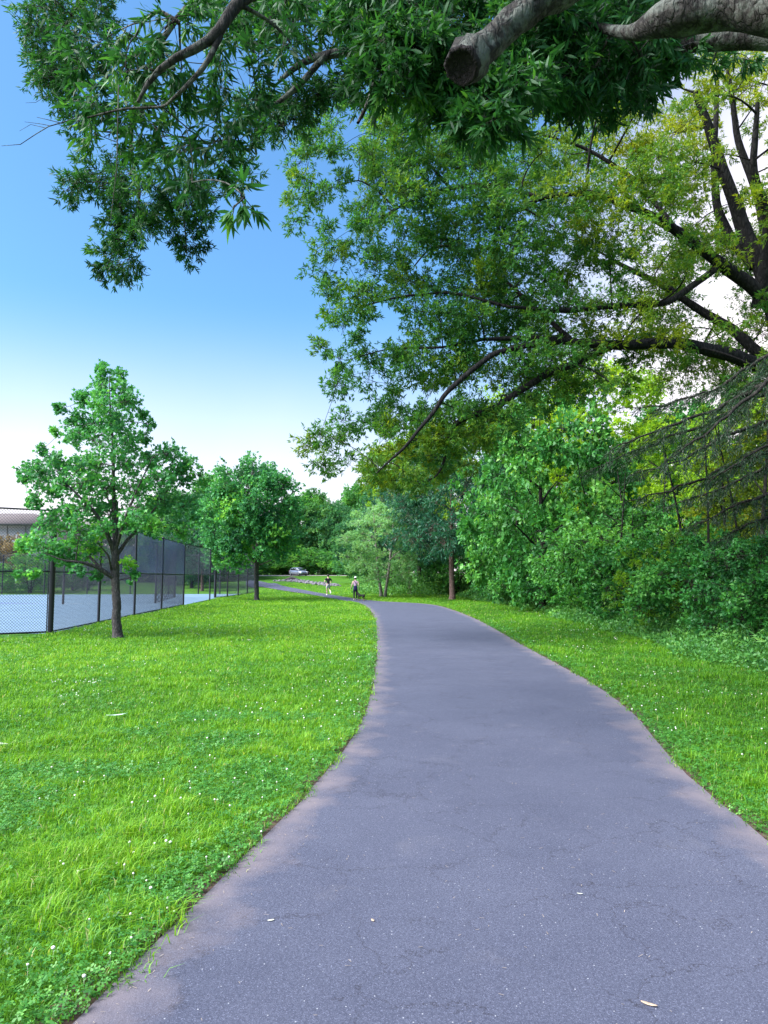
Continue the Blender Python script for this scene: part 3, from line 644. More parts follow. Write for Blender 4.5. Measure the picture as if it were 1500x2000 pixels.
for (x, y) in pts:
    if any(a and ((x - hx) / (a + 6)) ** 2 + ((y - hy) / (b + 6)) ** 2 < 1 for hx, hy, a, b in HOLES): continue
    if x > 1280 and y < 720 and rg3.random() < .1: continue
    core = np.interp(x, [560, 800, 1200, 1560], [.8, 2.2, 4.0, 5.5])
    nl = 2 if x > 720 and x < 1420 else 1
    for q in range(nl):
        D = np.interp(x, [560, 900, 1500], [DO - 2.3, DO - 2.0, DO]) + (rg3.uniform(-.75, 1) if x > 800 else rg3.uniform(-1, 1)) * core + (.5 if x > 800 else 0)
        xx, yy = x + rg3.normal() * 10, y + rg3.normal() * 10
        edge = x < 700 or y > 830
        tn = .34 + .3 * sst(950, 1350, x) + .18 * float(rg3.random() < .2) + (.18 if (y > 840 or y < 300 and x > 1000) else 0)  # turns olive to the right: backlit look put into the leaf tint
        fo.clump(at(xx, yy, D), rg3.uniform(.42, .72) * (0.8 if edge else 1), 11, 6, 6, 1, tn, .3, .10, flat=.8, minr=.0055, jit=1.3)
        nc += 1
for q in range(95):
    fo.clump(at(rg3.uniform(1290, 1520), rg3.uniform(450, 770), DO + rg3.uniform(1.5, 5)), rg3.uniform(.4, .65), 9, 5, 5, 1, .62, .3, .1, flat=.8, minr=.0055, jit=1.4)
k = fo.finish(root, B_OAK, L_OAK, .13, .034, 'kite', base); total += k
print('oak', nc, k)

# ------------------------------------------------------------------ foreground oak overhead
tb = np.array([7.2, 3.6, 0.0])
root = empty('oak_tree', tb, 'oak standing just out of frame on the right whose limbs and long leaves hang overhead', 'tree')
TR = [(7.2, 3.6, -.1, .62), (7.15, 3.6, .5, .46), (7.0, 3.65, 2.5, .4), (6.7, 3.8, 4.2, .38), (6.5, 3.9, 5.4, .34), (6.4, 4.2, 7.5, .28), (6.2, 4.6, 10, .2)]
J = (6.5, 3.9, 5.0)
limbs = [TR,
 [(6.6, 3.85, 4.8, .26)] + pxlimb([(1900, 20, 5.0, .2), (1700, 15, 5.4, .16), (1500, 14, 5.8, .16), (1420, 16, 6.0, .15), (1350, 24, 6.1, .17), (1310, 26, 6.15, .19), (1285, 34, 6.2, .16), (1262, 56, 6.4, .09), (1220, 62, 6.7, .06), (1150, 45, 7, .03)]),
 [(6.7, 3.9, 4.3, .2)] + pxlimb([(1750, 90, 6.4, .15), (1500, 76, 7.2, .12), (1400, 80, 7.4, .11), (1300, 86, 7.6, .105), (1180, 100, 7.8, .095), (1050, 120, 8.0, .085), (940, 95, 8.0, .075), (820, 88, 8.0, .065), (720, 97, 8.0, .058), (640, 104, 8.0, .05), (585, 120, 8.0, .04), (545, 160, 8, .02)]),
 pxlimb([(645, 104, 8.0, .04), (615, 130, 8.0, .038), (580, 170, 8.0, .032), (545, 200, 8.0, .025), (515, 215, 8, .012)]),
 [(6.45, 4.1, 6.2, .2)] + pxlimb([(1400, -160, 5.0, .13), (1000, -140, 5.4, .1), (700, -90, 5.6, .075), (560, -40, 5.7, .06), (465, -5, 5.4, .05), (435, 60, 5.3, .042), (415, 90, 5.25, .036), (370, 98, 5.2, .032), (320, 120, 5.2, .026), (290, 150, 5.2, .02), (270, 200, 5.2, .012)]),
 pxlimb([(430, 70, 5.3, .025), (400, 130, 5.2, .02), (350, 180, 5.2, .015), (320, 210, 5.5, .01), (240, 212, 5.5, .009), (170, 230, 5.5, .007)]),
 pxlimb([(350, 45, 5.8, .02), (310, 20, 5.8, .018), (280, 40, 5.8, .014), (265, 70, 5.8, .01)]),
 [(6.45, 4.1, 6.6, .2)] + pxlimb([(1300, -200, 8.5, .13), (900, -150, 9.5, .1), (600, -80, 9.8, .08), (400, -20, 10, .06), (320, 60, 10, .04), (260, 200, 10, .03), (250, 330, 10, .025), (300, 400, 10, .02), (250, 440, 10, .012)]),
 pxlimb([(560, -40, 9.8, .05), (350, -50, 10, .035), (170, -20, 10, .025), (120, 60, 10, .015), (100, 140, 10, .01)]),
 pxlimb([(300, 240, 10, .02), (340, 330, 10, .018), (360, 430, 10, .01), (365, 500, 10, .006)]),
 pxlimb([(720, 97, 8.0, .05), (730, 180, 7.4, .03), (700, 240, 7.2, .015)]),
 pxlimb([(900, 92, 8.0, .05), (870, 180, 7.0, .03), (900, 250, 6.6, .015)]),
]
fo = Foliage(4, limbs, 14, .10); fo.szr = (.5, 1.3); fo.lv = .15
rg4 = np.random.default_rng(44)
def region(poly, n, D, dv, r, tw, bu, per, lsz, tint, droop, tvar=.12, minr=.004):
    for (x, y) in spread(poly, n, rg4, 4):
        fo.clump(at(x, y, D + rg4.uniform(-dv, dv)), r * rg4.uniform(.75, 1.2), tw, bu, per, lsz, tint, droop, tvar, minr=minr, flat=.9)
# long-leaved sprays nearest the camera
region([(140,60),(260,70),(380,20),(520,-20),(640,-20),(620,60),(560,110),(500,170),(500,250),(470,300),(440,360),(380,380),(300,330),(240,300),(190,280),(150,200),(130,110)], 54, 6.2, .6, .21, 7, 4, 5, .8, .38, .55)
fo.clump(at(478, 385, 4.9), .11, 4, 2, 7, .95, .45, .5); fo.clump(at(455, 405, 4.9), .08, 2, 2, 7, .95, .45, .6)
# smaller, higher sprays at the left outline
S_ = .60
region([(60,-20),(210,-20),(200,60),(130,110),(120,180),(80,120),(55,50)], 26, 10, .5, .36, 11, 6, 6, S_, .42, .3)
region([(75,120),(140,110),(180,230),(160,260),(110,210),(75,150)], 12, 10, .4, .28, 10, 5, 6, S_, .4, .3)
region([(125,340),(200,320),(260,310),(240,400),(190,400),(130,375)], 13, 10, .4, .28, 11, 6, 6, S_, .42, .3)
region([(190,430),(260,410),(330,420),(270,480),(255,540),(210,540),(185,500)], 18, 10, .4, .24, 10, 6, 6, S_, .42, .35)
region([(330,360),(400,340),(400,400),(395,480),(380,530),(350,500),(340,430)], 13, 10, .4, .2, 9, 6, 6, S_, .4, .4)
region([(240,320),(420,320),(440,360),(330,420),(250,400)], 9, 9.6, .5, .26, 10, 6, 6, S_, .42, .35)
region([(440,300),(500,290),(500,340),(450,380)], 5, 9.5, .5, .22, 8, 4, 6, S_, .36, .3)
region([(480,180),(540,200),(600,170),(700,130),(720,170),(640,190),(560,250),(500,270)], 26, 9, .6, .25, 10, 5, 6, S_, .38, .4)
region([(380,-30),(740,-30),(730,80),(600,70),(520,60)], 30, 8.5, .8, .3, 8, 4, 6, 1.0, .52, .3)
# dense dark middle
region([(700,-30),(1060,-30),(1060,60),(1040,170),(960,240),(860,250),(780,200),(725,170),(700,80)], 88, 7.6, .9, .32, 9, 5, 6, .9, .36, .5)
region([(730,60),(870,60),(850,200),(760,180)], 14, 6.6, .3, .24, 9, 5, 6, .9, .5, .6)
region([(900,150),(1040,150),(1000,250),(900,270)], 14, 6.4, .3, .22, 8, 4, 7, 1.0, .42, .6)
region([(1000,-30),(1300,-30),(1290,60),(1340,100),(1240,180),(1150,210),(1040,180)], 70, 7.8, .9, .32, 9, 4, 7, 1.0, .3, .4)
region([(1060,30),(1300,30),(1250,150),(1080,170)], 34, 8.8, .5, .38, 10, 5, 7, 1.0, .22, .3)
region([(1300,100),(1500,105),(1480,125),(1320,130)], 8, 7.9, .3, .14, 5, 3, 6, .8, .5, .4)
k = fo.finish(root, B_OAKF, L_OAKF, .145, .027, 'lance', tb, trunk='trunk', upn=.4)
print('fore oak', k)
# sawn-off limb ending in a cut face
sp = smooth_poly(np.array([(5.9, 4.2, 7.2, .2)] + pxlimb([(1290, -120, 5.2, .15), (1150, -50, 5.0, .125), (1050, 5, 4.9, .105), (985, 60, 4.8, .10), (945, 100, 4.72, .105), (915, 112, 4.65, .115), (905, 125, 4.55, .125)])), 46, 1)
rg5 = np.random.default_rng(9); sp[:, :3] += rg5.normal(size=(46, 3)) * .004
T = Tubes(); kn = 1 + .05 * rg5.normal(size=46); kn[30:36] *= [1.03, 1.08, 1.12, 1.1, 1.05, 1.0]; kn[41:] *= [1.02, 1.08, 1.14, 1.1, 1.0]; T.add(sp[:, :3], sp[:, 3] * kn, 22, .2, rg5); limb = T.build('sawn_limb', B_OAKF, root, tb)
Ve = T.V[0][-22:]; c = Ve.mean(0); ax = unit(sp[-1, :3] - sp[-3, :3])
rings = [Ve, c + (Ve - c) * .96 + ax * .035, c + (Ve - c) * .82 + ax * .04, c + (Ve - c) * .72 + ax * .02, c + (Ve - c) * .35 + ax * .012]
Vr = np.concatenate(rings + [c[None] + ax * .01]); Fr = []
j = np.arange(22); j2 = (j + 1) % 22
for q in range(4): Fr.append(np.stack([j + 22 * q, j2 + 22 * q, j2 + 22 * q + 22, j + 22 * q + 22], 1))
Ft = np.stack([j + 88, j2 + 88, np.full(22, 110)], 1)
m_cut = barkmat('cut_wood', (.012, .009, .01), (.045, .035, .038), 7)
me = npmesh('cut_face', Vr - tb, Fr + [Ft], smooth=True); cf = link('cut_face', me, m_cut, limb)
# bare twigs at the far left
for L in ([(300, 205, 9.5, .011), (230, 214, 9.5, .010), (160, 228, 9.5, .009), (95, 247, 9.5, .007), (70, 262, 9.5, .006), (40, 282, 9.5, .005), (3, 285, 9.5, .003)],
          [(118, 240, 9.5, .006), (90, 233, 9.5, .004), (72, 229, 9.5, .003)], [(90, 250, 9.5, .005), (60, 243, 9.5, .003), (38, 256, 9.5, .002)],
          [(100, 246, 9.5, .005), (80, 242, 9.5, .004), (48, 238, 9.5, .002)], [(95, 185, 10, .004), (70, 200, 10, .003), (50, 201, 10, .002)],
          [(75, 55, 10, .004), (50, 50, 10, .003), (36, 42, 10, .002)], [(80, 160, 10, .004), (60, 152, 10, .002)], [(150, 262, 10, .004), (142, 290, 10, .003), (146, 318, 10, .002)],
          [(150, 265, 10, .004), (125, 272, 10, .002)], [(232, 165, 5.6, .006), (230, 250, 5.6, .005), (228, 330, 5.6, .004), (216, 430, 5.6, .002)]):
    q = np.array(pxlimb(L)); T = Tubes(); T.add(q[:, :3], q[:, 3], 5); T.build('bare_twig', B_OAKF, root, tb)
# ------------------------------------------------------------------ background trees and shrubs
def auto_tree(seed, H, Wd, trunk_h, trunk_r, bark, leafm, L, W, nclump, cr, tw=9, bu=4, per=5, tint=.42, shape='egg', lshape='kite', droop=.25, lean=0, multi=1, lowfrac=0, tvar=.13, flat=.8):
    """a whole tree at the origin, returned as [trunk mesh object, crown mesh object] under an Empty"""
    rng = np.random.default_rng(seed); limbs = []
    for m in range(multi):
        a = 6.28 * m / multi + rng.random(); off = .0 if multi == 1 else trunk_r * 1.6
        bx, by = off * math.cos(a), off * math.sin(a); lx = lean + (0 if multi == 1 else .10 * H * math.cos(a)); ly = 0 if multi == 1 else .10 * H * math.sin(a)
        top = H * rng.uniform(.8, .93)
        limbs.append([(bx, by, -.15, trunk_r * 1.45), (bx, by, .25, trunk_r * 1.05), (bx + lx * .3, by + ly * .3, trunk_h, trunk_r * .9), (bx + lx * .7, by + ly * .7, (trunk_h + top) / 2, trunk_r * .5), (bx + lx, by + ly, top, trunk_r * .12)])
        nb = 7 if multi == 1 else 4
        for k in range(nb):
            a2 = k * 2.4 + rng.random(); z0 = trunk_h * .85 + (top - trunk_h) * .6 * k / nb; ln = Wd * .42 * rng.uniform(.7, 1.05) * (1 - .35 * k / nb)
            f = z0 / top; x0, y0 = bx + lx * f, by + ly * f
            limbs.append([(x0, y0, z0, trunk_r * .45), (x0 + ln * .5 * math.cos(a2), y0 + ln * .5 * math.sin(a2), z0 + ln * .3, trunk_r * .28), (x0 + ln * math.cos(a2), y0 + ln * math.sin(a2), z0 + ln * .55, trunk_r * .08)])
    fo = Foliage(seed, limbs, 7); zc0 = trunk_h * (1 - lowfrac)
    for k in range(nclump):
        u = rvec(rng, 1)[0]; rad = rng.uniform(.45, 1) ** .6
        h = (u[2] * rad + 1) / 2
        if shape == 'egg': wf = 1.0 + .15 * (1 - h)
        elif shape == 'bush': wf = 1.0 + .5 * (1 - h); 
        else: wf = 1.25 - .95 * h
        p_ = np.array([u[0] * rad * Wd / 2 * wf, u[1] * rad * Wd / 2 * wf, zc0 + h * (H - cr * .5 - zc0)])
        p_[0] += lean * h
        if p_[2] < cr * .4: p_[2] = cr * rng.uniform(.3, .8)
        fo.clump(p_, cr * rng.uniform(.7, 1.25), tw, bu, per, 1, tint, droop, tvar, minr=.008, flat=flat)
    tmp = bpy.data.objects.new('tmp', None)
    nl = fo.finish(tmp, bark, leafm, L, W, lshape, (0, 0, 0))
    return tmp, nl
PROTO = {}
def proto(key, **kw):
    t, nl = auto_tree(**kw); PROTO[key] = (t, kw['H']); 
    print('proto', key, nl); return t
USED = set()
def place(key, px, py, Hm, label, group=None, name='tree', cat_='tree', rz=0, D=None, sx=1.0, base=None):
    b = base if base is not None else (gnd(px, py) if D is None else None)
    if b is None: q = at(px, 1128, D); b = np.array([q[0], D, float(zf(q[0], D))])
    t, H = PROTO[key]
    r = empty(name, b, label, cat_, group, rz); s_ = Hm / H; r.scale = (s_ * sx, s_ * sx, s_)
    kids = [o for o in bpy.data.objects if o.parent == t]
    if key not in USED:
        for k in kids: k.parent = r
        USED.add(key); PROTO[key] = (r, H)
    else:
        for k in kids:
            c = k.copy(); C.objects.link(c); c.parent = r
    return r
proto('dark', seed=101, H=11, Wd=9.0, trunk_h=3.2, trunk_r=.2, bark=B_BROWN, leafm=L_DARK, L=.26, W=.07, nclump=150, cr=1.1, tw=14, bu=5, per=4, tint=.42, droop=.6, lowfrac=.35)
proto('broad', seed=102, H=9.5, Wd=7, trunk_h=2.2, trunk_r=.16, bark=B_DARK, leafm=L_BROAD, L=.24, W=.15, nclump=120, cr=.85, tw=11, bu=4, per=4, tint=.5, droop=.5, lowfrac=.7, shape='bush')
proto('pale', seed=103, H=7.6, Wd=4.6, trunk_h=1.5, trunk_r=.1, bark=B_PALE, leafm=L_PALE, L=.15, W=.055, nclump=110, cr=.6, tw=12, bu=5, per=5, tint=.66, droop=.3, multi=2, lowfrac=.5, shape='bush')
proto('wood1', seed=104, H=18, Wd=12, trunk_h=6, trunk_r=.28, bark=B_DARK, leafm=L_MID, L=.42, W=.2, nclump=150, cr=1.5, tw=12, bu=5, per=4, tint=.42, lowfrac=.8)
proto('wood2', seed=105, H=18, Wd=10, trunk_h=5, trunk_r=.25, bark=B_DARK, leafm=L_DARK, L=.42, W=.18, nclump=140, cr=1.5, tw=12, bu=5, per=4, tint=.78, lowfrac=.9, shape='bush')
proto('yellow', seed=106, H=17, Wd=9.5, trunk_h=6, trunk_r=.22, bark=B_DARK, leafm=L_YEL, L=.26, W=.12, nclump=140, cr=1.2, tw=11, bu=5, per=4, tint=.42, lowfrac=.4)
proto('gold', seed=107, H=12, Wd=6.5, trunk_h=3, trunk_r=.1, bark=B_DARK, leafm=L_GOLD, L=.22, W=.11, nclump=85, cr=1.0, tw=9, bu=4, per=4, tint=.35, lowfrac=.5)
proto('bush1', seed=108, H=3.6, Wd=3.8, trunk_h=.5, trunk_r=.05, bark=B_DARK, leafm=L_BROAD, L=.13, W=.075, nclump=110, cr=.48, tw=10, bu=4, per=4, tint=.42, multi=4, shape='bush', lowfrac=1)
proto('bush2', seed=109, H=3.2, Wd=3.6, trunk_h=.5, trunk_r=.04, bark=B_DARK, leafm=L_MID, L=.10, W=.055, nclump=110, cr=.45, tw=10, bu=5, per=4, tint=.5, multi=4, shape='bush', lowfrac=1)
proto('bush3', seed=110, H=2.6, Wd=3.0, trunk_h=.4, trunk_r=.03, bark=B_DARK, leafm=L_WEED, L=.14, W=.032, nclump=90, cr=.4, tw=10, bu=4, per=5, tint=.4, multi=4, shape='bush', lowfrac=1)
proto('bush4', seed=118, H=3.4, Wd=3.6, trunk_h=.5, trunk_r=.04, bark=B_DARK, leafm=L_BROAD, L=.11, W=.06, nclump=100, cr=.45, tw=10, bu=4, per=4, tint=.15, multi=4, shape='bush', lowfrac=1)
proto('bush5', seed=119, H=3.2, Wd=3.2, trunk_h=.5, trunk_r=.04, bark=B_DARK, leafm=L_YEL, L=.09, W=.045, nclump=80, cr=.42, tw=9, bu=4, per=4, tint=.12, multi=4, shape='bush', lowfrac=1)
proto('rust', seed=111, H=6, Wd=4.5, trunk_h=1.4, trunk_r=.1, bark=B_DARK, leafm=L_RUST, L=.2, W=.1, nclump=70, cr=.7, tw=10, bu=4, per=4, tint=.5, lowfrac=.7)

def GB(px, py): return gnd(px, py)
# middle distance, left to right
place('dark', 883, 1172, 12.2, 'dark green tree with bare reddish trunk at the edge of the wood', rz=.6, sx=.92)
place('pale', 748, 1166, 8.2, 'pale silvery green tree with twin whitish stems right of the walkers', rz=.3, sx=1.12)
place('dark', 800, 1160, 10.5, 'dark green tree between the silvery tree and the reddish trunk', D=66, rz=2.2, name='tree', sx=.95)
place('wood2', 700, 1150, 9.5, 'low dark tree tucked close behind the silvery tree', D=92, rz=1.0)
W_ = 'wooded belt beyond the far rise'
place('wood1', 610, 1120, 19.5, 'mid green tree rising behind the silver car', W_, D=165, rz=.5)
place('wood2', 655, 1120, 17, 'dark tree right of the silver car below the skyline notch', W_, D=158, rz=2.9)
place('yellow', 640, 1120, 18.5, 'yellowish green tree topping the belt right of the skyline notch', W_, D=185, rz=4.1)
place('wood1', 700, 1120, 21, 'mid green tree behind the silvery tree', W_, D=170, rz=3.6)
place('wood1', 740, 1120, 27, 'loose tall tree with pinkish gaps above the silvery tree', W_, D=190, rz=5.0)
place('wood2', 575, 1120, 17, 'dark tree behind the rear of the silver car', W_, D=160, rz=4.4)
place('wood1', 545, 1120, 15, 'mid green tree seen just right of the rounder maple', W_, D=172, rz=1.5)
place('wood2', 770, 1120, 22, 'dark tall tree deep in the belt behind the dark green trees', W_, D=150, rz=1.1)
place('wood2', 500, 1120, 14, 'dark tree hidden behind the rounder maple', W_, D=168, rz=.2)
place('bush1', 560, 1120, 5, 'low dark bush at the left end of the gravel road', W_, D=155, rz=.2, name='bush', cat_='bush')
for k, (px_, d, h_, lb) in enumerate([(600, 150, 6, 'dark bush right behind the silver car'), (640, 149, 5.5, 'dark bush at the road edge above the jogger'), (680, 147, 6, 'dark bush at the road edge between the two walkers'), (725, 120, 5, 'dark bush at the right end of the gravel road')]):
    place('bush1' if k % 2 else 'bush2', px_, 0, h_, lb, W_, D=d, rz=k * 1.3, name='bush', cat_='bush', sx=1.7)
# behind the courts
Cg = 'trees beyond the courts'
for (k, px_, d, h_, rz_, lb) in [('wood1', 330, 100, 13.5, .4, 'mid green tree behind the tall dark screen'), ('wood2', 375, 92, 12.5, 1.9, 'dark tree between the two maples beyond the courts'), ('wood1', 415, 120, 17, 2.7, 'mid green tree left behind the rounder maple'), ('wood2', 270, 110, 11, 3.3, 'dark tree just right of the near maple trunk'), ('wood2', 215, 125, 11, .9, 'dark tree behind the near maple trunk'), ('wood1', 160, 118, 9, 5.2, 'mid green tree left of the near maple trunk'), ('wood1', 455, 135, 15, 1.2, 'mid green tree filling in behind the rounder maple'), ('yellow', 120, 110, 7.5, 2.2, 'yellowish low tree behind the left part of the courts')]:
    place(k, px_, 0, h_, lb, Cg, D=d, rz=rz_)
place('rust', -12, 0, 6.6, 'rusty brown tree in front of the pale house', D=78, rz=.4, sx=1.25)
place('bush2', 60, 0, 4.2, 'green bush beside the rusty tree', Cg, D=76, rz=.4, name='bush', cat_='bush', sx=1.4)
place('bush1', 142, 0, 4.6, 'dark bush beyond the courts left of the near maple', Cg, D=84, rz=1.4, name='bush', cat_='bush')
r_ = place('dark', 395, 1152, 9, 'tree with bare brown trunk on the grass past the court', Cg, D=82, rz=1.1)

for k, (px_, d, h_, lb) in enumerate([(470, 150, 6, 'dark hedge bush behind the trunk of the rounder maple'), (520, 152, 6, 'dark hedge bush just right of the rounder maple trunk'), (440, 128, 5, 'dark hedge bush left of the rounder maple trunk'), (405, 118, 5, 'mid green hedge bush above the open grass past the court'), (365, 112, 5, 'dark hedge bush behind the end post of the near fence'), (325, 118, 5, 'mid green hedge bush behind the tall dark screen'), (285, 122, 5, 'dark hedge bush left of the tall dark screen'), (240, 128, 5, 'mid green hedge bush behind the near maple'), (195, 120, 5, 'dark hedge bush left of the near maple trunk'), (100, 112, 5, 'mid green hedge bush behind the thick corner post'), (555, 168, 9, 'dark hedge bush far behind the silver car'), (760, 118, 6, 'dark hedge bush behind the twin whitish stems')]):
    place('bush2' if k % 2 else 'bush1', px_, 0, h_, lb, 'hedge closing the view beyond the lawns', D=d, rz=k * 1.9, name='bush', cat_='bush', sx=2.1)

# right-hand wood: large-leaved trees, shrubs and thin trees behind
Rg = 'shrubs along the edge of the wood'
place('broad', 1060, 0, 11.2, 'large-leaved bright tree left of the gap in the shrubs', D=36, rz=.7, sx=.82)
place('broad', 1010, 0, 8.5, 'large-leaved tree leaning out beside the dark tree', D=44, rz=2.4, sx=.85)
SH = [('bush4', 7.9, 49, 3.0, 'dark green shrub farthest along the verge'), ('bush3', 8.5, 45, 2.6, 'narrow-leaved pale shrub beside the dark tree'), ('bush1', 9.0, 41, 4.2, 'large-leaved shrub under the bright tree'), ('bush3', 8.9, 37.5, 2.3, 'narrow-leaved pale shrub with grassy skirt in front of the bright tree'),
      ('bush4', 9.3, 34, 4.0, 'dark green shrub right of the bright tree'), ('bush1', 8.9, 31, 3.6, 'large-leaved glossy shrub halfway along the verge'), ('bush2', 9.4, 28, 4.6, 'tallest mid green shrub halfway along the verge'), ('bush1', 9.0, 25, 3.4, 'large-leaved glossy shrub where the verge bends'),
      ('bush5', 8.9, 22, 3.3, 'yellowish green shrub nearer than the bend'), ('bush1', 8.7, 19.3, 3.0, 'glossy shrub with dark hollow beneath it'), ('bush4', 9.1, 17, 2.9, 'dark green shrub under the drooping conifer boughs'), ('bush1', 8.8, 15, 2.5, 'glossy shrub nearest the right edge'), ('bush2', 9.0, 12.6, 2.4, 'mid green shrub just cut by the right edge')]
for k, (key, x, y, h_, lb) in enumerate(SH):
    place(key, 0, 0, h_, lb, Rg, rz=k * 1.7, name='shrub', cat_='shrub', base=np.array([x, y, 0.0]), sx=1.05)
Rg2 = 'thin trees inside the right-hand wood'
BT = [('broad', 12.8, 33, 5.2, 'large-leaved tree behind the tallest shrub'), ('gold', 13.5, 26, 8.5, 'tree coloured golden as if backlit right of the gap'), ('gold', 12.4, 22.5, 6.5, 'tree coloured golden as if backlit low behind the conifer boughs'), ('gold', 16.5, 28, 10, 'tree coloured golden as if backlit deeper inside the wood'),
      ('yellow', 19, 38, 12, 'yellow green tree deep in the wood right of centre'), ('yellow', 14, 48, 17, 'tall yellow green tree above the large-leaved tree'), ('yellow', 9.5, 62, 17.5, 'tree coloured yellow green as if backlit behind the hanging oak branch'), ('yellow', 3.5, 74, 17, 'yellow green tree left of the hanging oak branch'),
      ('wood1', 22, 55, 15, 'mid green tree at the back of the wood'), ('wood2', 15, 66, 14, 'dark tree at the back of the wood behind the dark green tree'), ('gold', 20, 24, 8, 'tree coloured golden as if backlit at the far right of the wood'), ('wood1', 31, 48, 13, 'mid green tree at the far right back of the wood'), ('wood2', 11.5, 40, 6, 'dark low tree filling the wood behind the bright tree'), ('wood2', 16, 34, 5.0, 'dark low tree filling the wood behind the golden trees'), ('wood2', 13, 18.5, 3.0, 'dark low tree in the shade right of the shrubs'), ('wood1', 26, 36, 9.5, 'mid green tree behind the far right golden tree'), ('wood2', 9.0, 60, 8, 'dark tree closing the gap right behind the reddish trunk'), ('bush1', 6.5, 66, 5, 'dark thicket behind the reddish trunk'), ('bush2', 10.5, 55, 5, 'mid green thicket right of the reddish trunk'), ('wood2', 4.5, 82, 10, 'dark tree behind the thicket at the bend of the path'), ('yellow', 26, 70, 17, 'yellow green tree farthest back on the right')]
for k, (key, x, y, h_, lb) in enumerate(BT):
    place(key, 0, 0, h_, lb, Rg2, rz=k * 2.1, base=np.array([x, y, float(zf(x, y))]))
# bare thin trunks seen against the light
TK = [(1205, 27, 5.5, .05), (1228, 30, 6, .06), (1345, 24, 6, .06), (1385, 21, 6.5, .05), (1420, 26, 7, .07), (1455, 23, 6.5, .05), (1480, 19, 6, .08), (1290, 32, 7, .05), (1170, 34, 7, .06)]
rgt = np.random.default_rng(6)
TL = ['first slender dark trunk left in the golden gap', 'second slender dark trunk in the golden gap', 'slender trunk behind the middle of the conifer boughs', 'thin near trunk under the conifer boughs', 'slightly thicker trunk among the golden leaves', 'thin trunk second from the right edge', 'thickest dark trunk at the right edge of the wood', 'thin trunk deep behind the shrubs', 'slender trunk right beside the large-leaved tree']
for (px_, d, h_, r0), lb in zip(TK, TL):
    q = at(px_, 1128, d); b = np.array([q[0], d, 0.]); rt = empty('sapling', b, lb, 'sapling', 'slender bare trunks in the wood')
    T = Tubes(); ln = rgt.normal() * .4
    P = np.array([(0, 0, -.1), (ln * .1, 0, h_ * .3), (ln * .4 + .05, 0, h_ * .6), (ln, 0, h_)]); P = smooth_poly(P, 12); T.add(P, np.linspace(r0, r0 * .35, 12), 6)
    for q_ in range(5):
        i = rgt.integers(4, 11); a = rgt.uniform(0, 6.28); l = rgt.uniform(.5, 1.3)
        T.add(np.array([P[i], P[i] + [l * .5 * math.cos(a), l * .5 * math.sin(a), l * .5], P[i] + [l * math.cos(a), l * math.sin(a), l * .8]]), [r0 * .4, r0 * .25, r0 * .08], 4)
    T.build('trunk', B_DARK, rt)
# leaning dead trunk by the dark tree
b = gnd(965, 1160); rt = empty('dead_tree', b, 'pale dead trunk leaning left beside the dark green tree', 'dead tree')
T = Tubes(); P = smooth_poly(np.array([(0, 0, -.1), (-.9, .1, 1.2), (-1.9, .2, 2.3), (-2.5, .2, 3.2)]), 10); T.add(P, np.linspace(.11, .04, 10), 7); T.build('trunk', B_PALE, rt)

# ------------------------------------------------------------------ conifers
def conifer_boughs(name_root, boughs, seed, tint=.4, hang=.45, dens=1.0, lw=(.085, .014), trunk=None, origin=(0, 0, 0)):
    rng = np.random.default_rng(seed); T = Tubes(); LP, LD, Lt = [], [], []
    if trunk is not None: T.add(np.array(trunk)[:, :3], np.array(trunk)[:, 3], 10, .1, rng)
    for B in boughs:
        q = smooth_poly(np.array(B), 26, 2); q[:, :3] += rng.normal(size=(26, 3)) * .02; T.add(q[:, :3], q[:, 3], 6)
        ct = tint + rng.normal() * .08
        for k in range(4, 26):
            f = k / 25; t = unit(q[min(25, k + 1), :3] - q[k - 1, :3]); sd_ = unit(np.cross(t, [0, 0, 1.]))
            for s_ in (-1, 1, rng.choice([-1, 1])):
                if rng.random() < .42: continue
                ln = (1.25 * math.sin(math.pi * (.12 + .8 * f)) + .15) * rng.uniform(.5, 1) * np.linalg.norm(q[-1, :3] - q[0, :3]) / 5.5 * .8
                e = q[k, :3] + (t * rng.uniform(.5, .95) + sd_ * s_ * rng.uniform(.3, .8)) * ln + np.array([0, 0, -hang * ln * rng.uniform(.2, 1.5)])
                m_ = (q[k, :3] + e) / 2 + np.array([0, 0, .1 * ln]); T.add(np.array([q[k, :3], m_, e]), [.008, .006, .003], 3)
                nn = int(ln * 130 * dens) + 6; u = rng.uniform(.1, 1, nn)[:, None]
                P_ = (1 - u) ** 2 * q[k, :3] + 2 * u * (1 - u) * m_ + u * u * e; P_ = P_ + rng.normal(size=(nn, 3)) * .035
                d_ = unit(unit(e - q[k, :3])[None] * .9 + rvec(rng, nn) * .7 + np.array([0, 0, -.35]))
                LP.append(P_); LD.append(d_); Lt.append(ct + rng.normal(size=nn) * .13)
    T.build('trunk', B_DARK, name_root, origin)
    P_ = np.concatenate(LP); n_ = len(P_); rr = rng.uniform(.7, 1.3, n_)
    leaf_mesh('crown', P_, np.concatenate(LD), unit(rvec(rng, n_) + np.array([0, 0, .8])), lw[0] * rr, lw[1] * rr, np.concatenate(Lt), 'kite', L_CEDAR, name_root, origin)
    print('conifer', n_)
DC = 16.0
cb = np.array([at(1640, 1128, DC)[0], DC + .5, 0.0])
rt = empty('cedar_tree', cb, 'dark conifer with long drooping boughs sweeping in from the right edge', 'conifer')
tx = cb[0]; tz = lambda py: at(1500, py, DC)[2]
def bough(p0, pts, r=.07):
    s_ = [(tx, DC + .4, tz(p0), r)]; n_ = len(pts)
    return s_ + [tuple(at(a, b, d)) + (r * (1 - .85 * (i + 1) / n_),) for i, (a, b, d) in enumerate(pts)]
